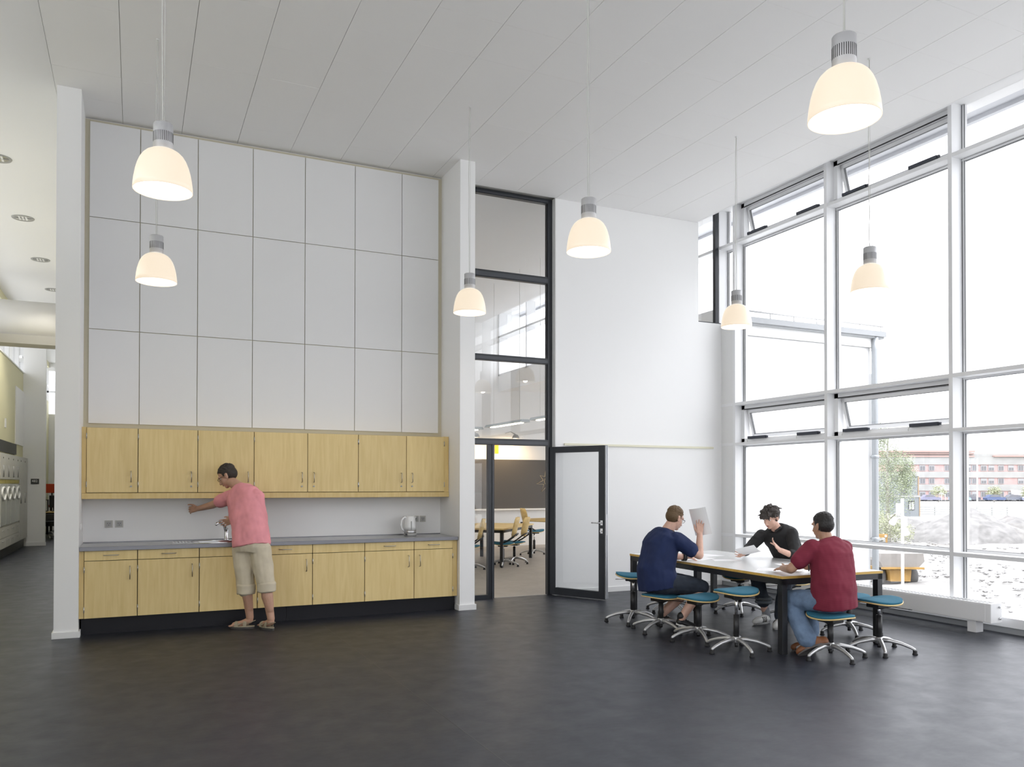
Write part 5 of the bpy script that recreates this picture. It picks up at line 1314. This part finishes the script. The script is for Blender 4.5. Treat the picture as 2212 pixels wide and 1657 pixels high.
# --- the man in pink at the sink
def man_pink():
    J = dict(pelvis=(1.142, 9.085, .955), waist=(1.135, 9.115, 1.10), chest=(1.105, 9.215, 1.335), neck=(1.045, 9.325, 1.535), hipL=(1.045, 9.165, .90), hipR=(1.235, 9.020, .90), sL=(.985, 9.375, 1.435), sR=(1.205, 9.125, 1.440))
    t = thing('person', 'man in pink shirt and rolled beige trousers leaning over the kitchen sink', 'person', (1.2, 9.12, 0), group=None)
    sk = bmesh.new()
    H = head_frame((.935, 9.455, 1.655), (-.72, .38, -.52)); head_shapes(sk, H, 1.02)
    cap(sk, [J['neck'], (.965, 9.425, 1.595)], [.060, .058]); cap(sk, [J['pelvis'], J['waist'], J['chest'], J['neck']], [.09, .09, .09, .058])
    cap(sk, [J['sR'], (1.225, 9.105, 1.245), (.985, 9.325, 1.165)], [.052, .043, .029]); cap(sk, [J['chest'], J['sR']], [.05, .05])
    hand(sk, (.985, 9.325, 1.165), (-.78, .58, -.20), (-.1, -.3, .9), .30)
    cap(sk, [J['sL'], (.790, 9.640, 1.330), (.650, 9.800, 1.285)], [.052, .043, .029]); cap(sk, [J['chest'], J['sL']], [.05, .05])
    hand(sk, (.650, 9.800, 1.285), (-.70, .55, -.10), (.2, .2, .95), .45, thumb=-1)
    cap(sk, [J['hipL'], (1.090, 9.115, .52), (1.140, 9.135, .115)], [.085, .060, .040]); cap(sk, [(1.095, 9.10, .44), (1.108, 9.10, .36), (1.132, 9.12, .22)], [.052, .056, .042])
    cap(sk, [J['hipR'], (1.275, 9.000, .52), (1.335, 8.955, .115)], [.085, .060, .040]); cap(sk, [(1.287, 8.985, .44), (1.297, 8.965, .36), (1.322, 8.95, .22)], [.056, .063, .042])
    cap(sk, [(1.140, 9.135, .09), (1.06, 9.17, .055), (.985, 9.205, .042)], [.036, .033, .028]); cap(sk, [(1.335, 8.955, .09), (1.30, 9.035, .055), (1.265, 9.115, .042)], [.038, .036, .030])
    for hx, hy, dx, dy in ((.985, 9.205, -.9, .42), (1.265, 9.115, -.38, .92)):
        d = V((dx, dy, 0)).normalized(); s_ = V((-d.y, d.x, 0))
        for k in range(5): q = V((hx, hy, .034)) + s_ * (.028 - .014 * k) + d * .012; cap(sk, [q, q + d * (.036 - .004 * abs(k - 1)) + V((0, 0, -.006))], [.0125, .0105], 8)
    fuse('body', sk, M_SK1, t, .006, 2)
    face_parts(t, H, 1.02, M_BLACK)
    b = bmesh.new(); loft(b, torso_rings(J, ((.185, .150), (.180, .148), (.190, .142), (.185, .118)), .012, .06))
    for s_, e_ in (('sR', (1.217, 9.108, 1.285)), ('sL', (.865, 9.535, 1.372))): cap(b, [J[s_], e_], [.082, .075])
    fuse('shirt', b, mat('pink_cotton', (0.78, 0.31, 0.34), 0.85, var=.10, vscale=6), t, .009, 5, fold=.010, fscale=10, fdir=(1, 1, .7))
    b = bmesh.new()
    loft(b, [(V(J['pelvis']) + V((0, 0, .05)), norm((1, -.75, 0)), norm((.75, 1, 0)), .172, .140), (V(J['pelvis']) - V((0, 0, .06)), norm((1, -.75, 0)), norm((.75, 1, 0)), .185, .150), (V(J['pelvis']) - V((0, 0, .12)), norm((1, -.75, 0)), norm((.75, 1, 0)), .168, .135)])
    cap(b, [(1.055, 9.155, .88), (1.082, 9.125, .62), (1.095, 9.11, .43)], [.112, .105, .092]); cap(b, [(1.230, 9.022, .88), (1.265, 9.000, .62), (1.290, 8.982, .46)], [.112, .105, .092])
    tr = fuse('trousers', b, mat('beige_cotton', (0.60, 0.53, 0.40), 0.9, var=.06, vscale=10), t, .009, 4, fold=.010, fscale=11, fdir=(1, 1, .6))
    for c in ((1.096, 9.108, .44), (1.290, 8.982, .468)):
        b = bmesh.new(); lathe(b, [(.080, -.058), (.094, -.060), (.099, -.045), (.097, -.028), (.1005, -.012), (.098, .006), (.1015, .024), (.097, .042), (.086, .050)], 28, c, caps=False)
        for v_ in b.verts:
            r_ = V((v_.co.x - c[0], v_.co.y - c[1], 0)); v_.co += r_.normalized() * .005 * noise.noise(v_.co * 24); v_.co.z += .012 * noise.noise(V((r_.x * 12, r_.y * 12, c[0])))
        obj('rolled_cuff', b, MATS['beige_cotton'], tr, smooth=True)
    hair(t, H, mat('dark_brown_hair', (0.03, 0.022, 0.017), 0.7), 1.02, 'short', 3)
    glasses(t, H, 1.02)
    MS = mat('beige_sandal', (0.36, 0.31, 0.22), 0.7)
    shoe(t, (1.185, 9.115, 0), (.945, 9.225, 0), (0, 0, 1), MS, mat('dark_sole', (0.06, 0.055, 0.05), 0.7), '', open_toe=True, w_=.05)
    shoe(t, (1.355, 8.905, 0), (1.245, 9.150, 0), (0, 0, 1), MS, MATS['dark_sole'], '', open_toe=True, w_=.05)
man_pink()

M_NAVY = mat('navy_cotton', (0.008, 0.019, 0.075), 0.85, var=.12, vscale=6)
M_DENIMD = mat('dark_denim', (0.022, 0.030, 0.045), 0.85, var=.25, vscale=18)
M_DENIM = mat('blue_denim', (0.135, 0.20, 0.305), 0.85, var=.22, vscale=12)
M_WHITESOLE = mat('off_white_rubber', (0.62, 0.61, 0.58), 0.6)
def man_navy():
    J = dict(pelvis=(5.095, 7.175, .505), waist=(5.075, 7.190, .660), chest=(5.135, 7.195, .900), neck=(5.225, 7.185, 1.075), hipL=(5.115, 7.265, .485), hipR=(5.105, 7.085, .485), sL=(5.225, 7.365, .985), sR=(5.215, 7.020, .985))
    t = thing('person', 'man in navy shirt and dark denim shorts seated with his back to us', 'person', (5.12, 7.17, 0))
    sk = bmesh.new()
    H = head_frame((5.300, 7.155, 1.200), (.93, .13, -.42)); head_shapes(sk, H, 1.0)
    cap(sk, [J['neck'], (5.270, 7.165, 1.145)], [.064, .062]); cap(sk, [J['pelvis'], J['waist'], J['chest'], J['neck']], [.10, .10, .10, .062])
    cap(sk, [J['sR'], (5.425, 6.900, .815), (5.480, 6.960, 1.030)], [.056, .046, .031]); cap(sk, [J['chest'], J['sR']], [.06, .056])
    hand(sk, (5.480, 6.960, 1.030), (.10, .12, .95), (-.8, .4, 0), .25, thumb=-1)
    cap(sk, [J['sL'], (5.335, 7.330, .780), (5.545, 7.285, .760)], [.056, .046, .031]); cap(sk, [J['chest'], J['sL']], [.06, .056])
    hand(sk, (5.545, 7.285, .760), (.92, -.15, -.10), (.2, -.9, .1), .12)
    cap(sk, [J['hipR'], (5.475, 6.900, .485), (5.235, 6.960, .150)], [.085, .058, .040]); cap(sk, [J['hipL'], (5.560, 7.120, .485), (5.200, 7.260, .150)], [.085, .058, .040])
    cap(sk, [(5.43, 6.905, .43), (5.355, 6.925, .33), (5.26, 6.95, .19)], [.05, .054, .042]); cap(sk, [(5.50, 7.14, .43), (5.37, 7.19, .33), (5.23, 7.25, .19)], [.05, .054, .042])
    fuse('body', sk, M_SK2, t, .006, 3); face_parts(t, H, 1.0, M_LIP)
    b = bmesh.new(); loft(b, torso_rings(J, ((.215, .185), (.205, .175), (.205, .155), (.215, .125)), .012, .055))
    for s_, e_ in (('sR', (5.355, 6.940, .870)), ('sL', (5.295, 7.345, .855))): cap(b, [J[s_], e_], [.088, .080])
    fuse('shirt', b, M_NAVY, t, .009, 5, fold=.009, fscale=9, fdir=(1, 1, .8))
    b = bmesh.new(); cap(b, [(5.085, 7.275, .50), (5.085, 7.08, .50)], [.125, .125])
    cap(b, [(5.10, 7.09, .50), (5.30, 6.98, .50), (5.46, 6.905, .478)], [.115, .102, .082]); cap(b, [(5.11, 7.265, .50), (5.36, 7.18, .50), (5.55, 7.12, .478)], [.115, .102, .082])
    for v in b.verts: v.co.z = max(v.co.z, .402)
    fuse('shorts', b, M_DENIMD, t, .009, 4, fold=.006, fscale=11)
    hair(t, H, mat('light_brown_hair', (0.115, 0.070, 0.032), 0.7), 1.0, 'short', 5); glasses(t, H, 1.0)
    b = bmesh.new()
    R_ = norm((.92, -.2, -.09)); s_, u_ = basis(R_)
    for k in range(2): tube(b, [V((5.515 + .02 * k, 7.291 - .0045 * k, .763)) + .041 * (math.cos(2 * PI * j / 20) * s_ + math.sin(2 * PI * j / 20) * u_) for j in range(20)], .012, 8, closed=True)
    obj('wristband', b, M_BLACK, t, smooth=True)
    b = bmesh.new(); tube(b, [V(J['neck']) + V((.015, 0, -.005)) + V((.062 * math.cos(2 * PI * j / 20), .066 * math.sin(2 * PI * j / 20), -.02 * math.cos(2 * PI * j / 20))) for j in range(20)], .0045, 6, closed=True); obj('necklace', b, M_BLACK, t)
    for (h, q, a) in (((5.185, 6.985, .085), (5.395, 6.900, .004), (5.235, 6.960, .180)), ((5.155, 7.285, .085), (5.36, 7.205, .004), (5.200, 7.260, .180))):
        shoe(t, h, q, (.25, 0, .95), M_BLACK, M_WHITESOLE, 'black canvas high top shoe with white sole', boot=1, ankle=a)
man_navy()

def man_black():
    J = dict(pelvis=(6.905, 7.075, .545), waist=(6.860, 7.065, .715), chest=(6.715, 7.040, .925), neck=(6.575, 6.995, 1.075), hipL=(6.875, 6.985, .530), hipR=(6.875, 7.165, .530), sL=(6.690, 6.865, 1.015), sR=(6.520, 7.165, .985))
    t = thing('person', 'man in black shirt with tousled dark hair leaning over the table, reading a sheet', 'person', (6.9, 7.08, 0))
    sk = bmesh.new()
    H = head_frame((6.470, 6.965, 1.195), (-.86, -.22, -.42)); head_shapes(sk, H, .98)
    cap(sk, [J['neck'], (6.510, 6.975, 1.135)], [.058, .056]); cap(sk, [J['pelvis'], J['waist'], J['chest'], J['neck']], [.085, .085, .085, .056])
    cap(sk, [J['sR'], (6.290, 7.130, .830), (6.095, 6.990, .800)], [.046, .039, .028]); cap(sk, [J['chest'], J['sR']], [.05, .046])
    hand(sk, (6.095, 6.990, .800), (-.85, -.50, .02), (.2, -.3, .9), .55, thumb=-1)
    cap(sk, [J['sL'], (6.590, 6.720, .775), (6.390, 6.735, .850)], [.046, .039, .028]); cap(sk, [J['chest'], J['sL']], [.05, .046])
    hand(sk, (6.390, 6.735, .850), (-.70, .10, .62), (.3, .6, .5), .25, thumb=1)
    cap(sk, [J['hipR'], (6.380, 7.100, .505), (6.500, 7.080, .110)], [.08, .055, .037]); cap(sk, [J['hipL'], (6.480, 6.760, .480), (6.450, 6.800, .110)], [.08, .055, .037])
    fuse('body', sk, M_SK2, t, .006, 3); face_parts(t, H, .98, M_BLACK)
    MB = mat('black_cotton', (0.012, 0.012, 0.013), 0.8, var=.2, vscale=8)
    b = bmesh.new(); loft(b, torso_rings(J, ((.165, .125), (.155, .120), (.170, .122), (.195, .105)), .012, .05))
    cap(b, [J['sR'], (6.290, 7.130, .830), (6.165, 7.040, .812)], [.072, .056, .050]); cap(b, [J['sL'], (6.600, 6.725, .785), (6.540, 6.725, .800)], [.072, .058, .052])
    sh = fuse('shirt', b, MB, t, .008, 4, fold=.006, fscale=12)
    f_ = norm((-.80, -.30, .15)); c_ = V(J['neck'])
    b = bmesh.new()
    for q in (-1, 1):
        s2 = norm(V(J['sR']) - V(J['sL'])) * q
        cap(b, [c_ + s2 * .055 - f_ * .04 + V((0, 0, .012)), c_ + s2 * .060 + f_ * .03 - V((0, 0, .005)), c_ + s2 * .030 + f_ * .075 - V((0, 0, .05))], [.016, .016, .012])
    fuse('collar', b, MB, sh, .006, 2)
    b = bmesh.new(); cap(b, [(6.88, 6.99, .545), (6.88, 7.16, .545)], [.105, .105])
    cap(b, [(6.87, 7.15, .535), (6.385, 7.10, .515), (6.47, 7.085, .24)], [.10, .078, .074]); cap(b, [(6.87, 6.99, .535), (6.485, 6.76, .49), (6.455, 6.80, .12)], [.10, .078, .070])
    jn = fuse('jeans', b, M_DENIMD, t, .008, 4, fold=.006, fscale=13)
    b = bmesh.new()
    for k in range(2): tube(b, [(6.475 + .078 * math.cos(2 * PI * j / 20), 7.085 + .078 * math.sin(2 * PI * j / 20), .235 + .04 * k) for j in range(20)], .020, 8, closed=True)
    obj('turned_up_cuff', b, mat('denim_inside', (0.10, 0.115, 0.13), 0.9), jn, smooth=True)
    for a, q in (((6.500, 7.080, .12), (6.510, 7.075, .04)), ((6.450, 6.800, .12), (6.460, 6.800, .04))):
        b = bmesh.new(); cap(b, [V(a) + V((0, 0, .03)), q], [.044, .046]); obj('sock', b, mat('grey_sock', (0.24, 0.25, 0.27), 0.9) if 'grey_sock' not in MATS else MATS['grey_sock'], t, smooth=True)
    hair(t, H, mat('near_black_hair', (0.040, 0.032, 0.028), 0.65), .98, 'mop', 8)
    ML = mat('white_leather', (0.66, 0.66, 0.64), 0.5)
    shoe(t, (6.545, 7.075, 0), (6.265, 7.010, 0), (0, 0, 1), ML, mat('grey_sole', (0.35, 0.35, 0.34), 0.7), 'white sneaker with three black side stripes', ankle=(6.500, 7.080, .085), stripes=True)
    shoe(t, (6.490, 6.845, 0), (6.265, 6.680, 0), (0, 0, 1), ML, MATS['grey_sole'], 'white sneaker with three black side stripes', ankle=(6.450, 6.800, .085), stripes=True)
man_black()

def man_red():
    J = dict(pelvis=(5.775, 5.405, .500), waist=(5.765, 5.405, .655), chest=(5.805, 5.465, .905), neck=(5.805, 5.530, 1.060), hipL=(5.680, 5.405, .485), hipR=(5.865, 5.430, .485), sL=(5.630, 5.520, .985), sR=(5.990, 5.500, .970))
    t = thing('person', 'man in dark red shirt and blue jeans seated at the near end of the table', 'person', (5.77, 5.42, 0))
    sk = bmesh.new()
    H = head_frame((5.800, 5.570, 1.180), (.02, 1.0, -.12)); head_shapes(sk, H, 1.0)
    cap(sk, [J['neck'], (5.803, 5.550, 1.120)], [.060, .058]); cap(sk, [J['pelvis'], J['waist'], J['chest'], J['neck']], [.10, .10, .10, .058])
    cap(sk, [J['sL'], (5.440, 5.600, .795), (5.560, 5.830, .775)], [.054, .045, .030]); cap(sk, [J['chest'], J['sL']], [.06, .054])
    hand(sk, (5.560, 5.830, .775), (.35, .90, -.12), (.8, -.3, .2), .15, thumb=-1)
    cap(sk, [J['sR'], (6.070, 5.680, .800), (5.880, 5.850, .770)], [.054, .045, .030]); cap(sk, [J['chest'], J['sR']], [.06, .054])
    hand(sk, (5.880, 5.850, .770), (-.7, .7, -.08), (-.6, -.6, .2), .2)
    cap(sk, [J['hipL'], (5.575, 5.800, .480), (5.560, 5.500, .100)], [.085, .060, .042]); cap(sk, [J['hipR'], (5.900, 5.830, .480), (5.790, 5.720, .100)], [.085, .060, .042])
    fuse('body', sk, M_SK3, t, .006, 3); face_parts(t, H, 1.0, M_BLACK)
    mr_ = bpy.data.materials.new('ribbed_red_cotton'); mr_.use_nodes = True; nt = mr_.node_tree; pb = nt.nodes['Principled BSDF']; pb.inputs['Roughness'].default_value = .85
    tc = nt.nodes.new('ShaderNodeTexCoord'); wv = nt.nodes.new('ShaderNodeTexWave'); wv.bands_direction = 'Z'; wv.inputs['Scale'].default_value = 36; wv.inputs['Distortion'].default_value = .6
    rp = nt.nodes.new('ShaderNodeValToRGB'); rp.color_ramp.elements[0].color = (0.150, 0.010, 0.028, 1); rp.color_ramp.elements[1].color = (0.210, 0.018, 0.042, 1)
    nt.links.new(tc.outputs['Object'], wv.inputs['Vector']); nt.links.new(wv.outputs['Fac'], rp.inputs['Fac']); nt.links.new(rp.outputs['Color'], pb.inputs['Base Color'])
    b = bmesh.new(); loft(b, torso_rings(J, ((.195, .160), (.190, .155), (.190, .145), (.195, .118)), .012, .055))
    for s_, e_ in (('sR', (6.045, 5.600, .855)), ('sL', (5.500, 5.570, .860))): cap(b, [J[s_], e_], [.086, .077])
    fuse('shirt', b, mr_, t, .009, 5, fold=.009, fscale=9, fdir=(1, 1, .8))
    b = bmesh.new(); cap(b, [(5.70, 5.405, .515), (5.84, 5.425, .515)], [.125, .125])
    cap(b, [(5.685, 5.41, .505), (5.580, 5.790, .490), (5.565, 5.520, .15)], [.115, .085, .085]); cap(b, [(5.86, 5.43, .505), (5.900, 5.820, .490), (5.80, 5.73, .12)], [.115, .085, .080])
    for v in b.verts:
        if v.co.y < 5.62: v.co.z = max(v.co.z, .402 if v.co.z > .36 else v.co.z)
    fuse('jeans', b, M_DENIM, t, .009, 4, fold=.008, fscale=12)
    hair(t, H, mat('black_short_hair', (0.016, 0.014, 0.013), 0.65), 1.0, 'short', 12)
    MBR = mat('brown_leather', (0.20, 0.075, 0.028), 0.55)
    shoe(t, (5.690, 5.380, .125), (5.490, 5.560, .006), (.60, .05, .80), MBR, mat('ribbed_grey_sole', (0.11, 0.10, 0.095), 0.8), 'brown leather shoe tipped on its side', ankle=(5.600, 5.490, .15), w_=.052)
    shoe(t, (5.850, 5.705, 0), (5.620, 5.770, 0), (0, 0, 1), MBR, MATS['ribbed_grey_sole'], 'brown leather shoe flat on the floor', ankle=(5.790, 5.720, .10))
    b = bmesh.new(); R_ = norm((-.7, .65, -.1)); s_, u_ = basis(R_); tube(b, [V((5.895, 5.835, .772)) + .038 * (math.cos(2 * PI * j / 18) * s_ + math.sin(2 * PI * j / 18) * u_) for j in range(18)], .006, 8, closed=True); obj('bracelet', b, M_BLACK, t)
man_red()
sheet(5.50, 6.99, 1.165, .21, .297, 0, 'sheet raised in the hand of the man in the navy shirt', .02, tilt=(1.35, .15, 1.9), grp=None)
sheet(6.06, 6.86, .835, .30, .21, 0, 'sheet held tilted by the man in the black shirt', .015, tilt=(-.28, .30, .55), grp=None)
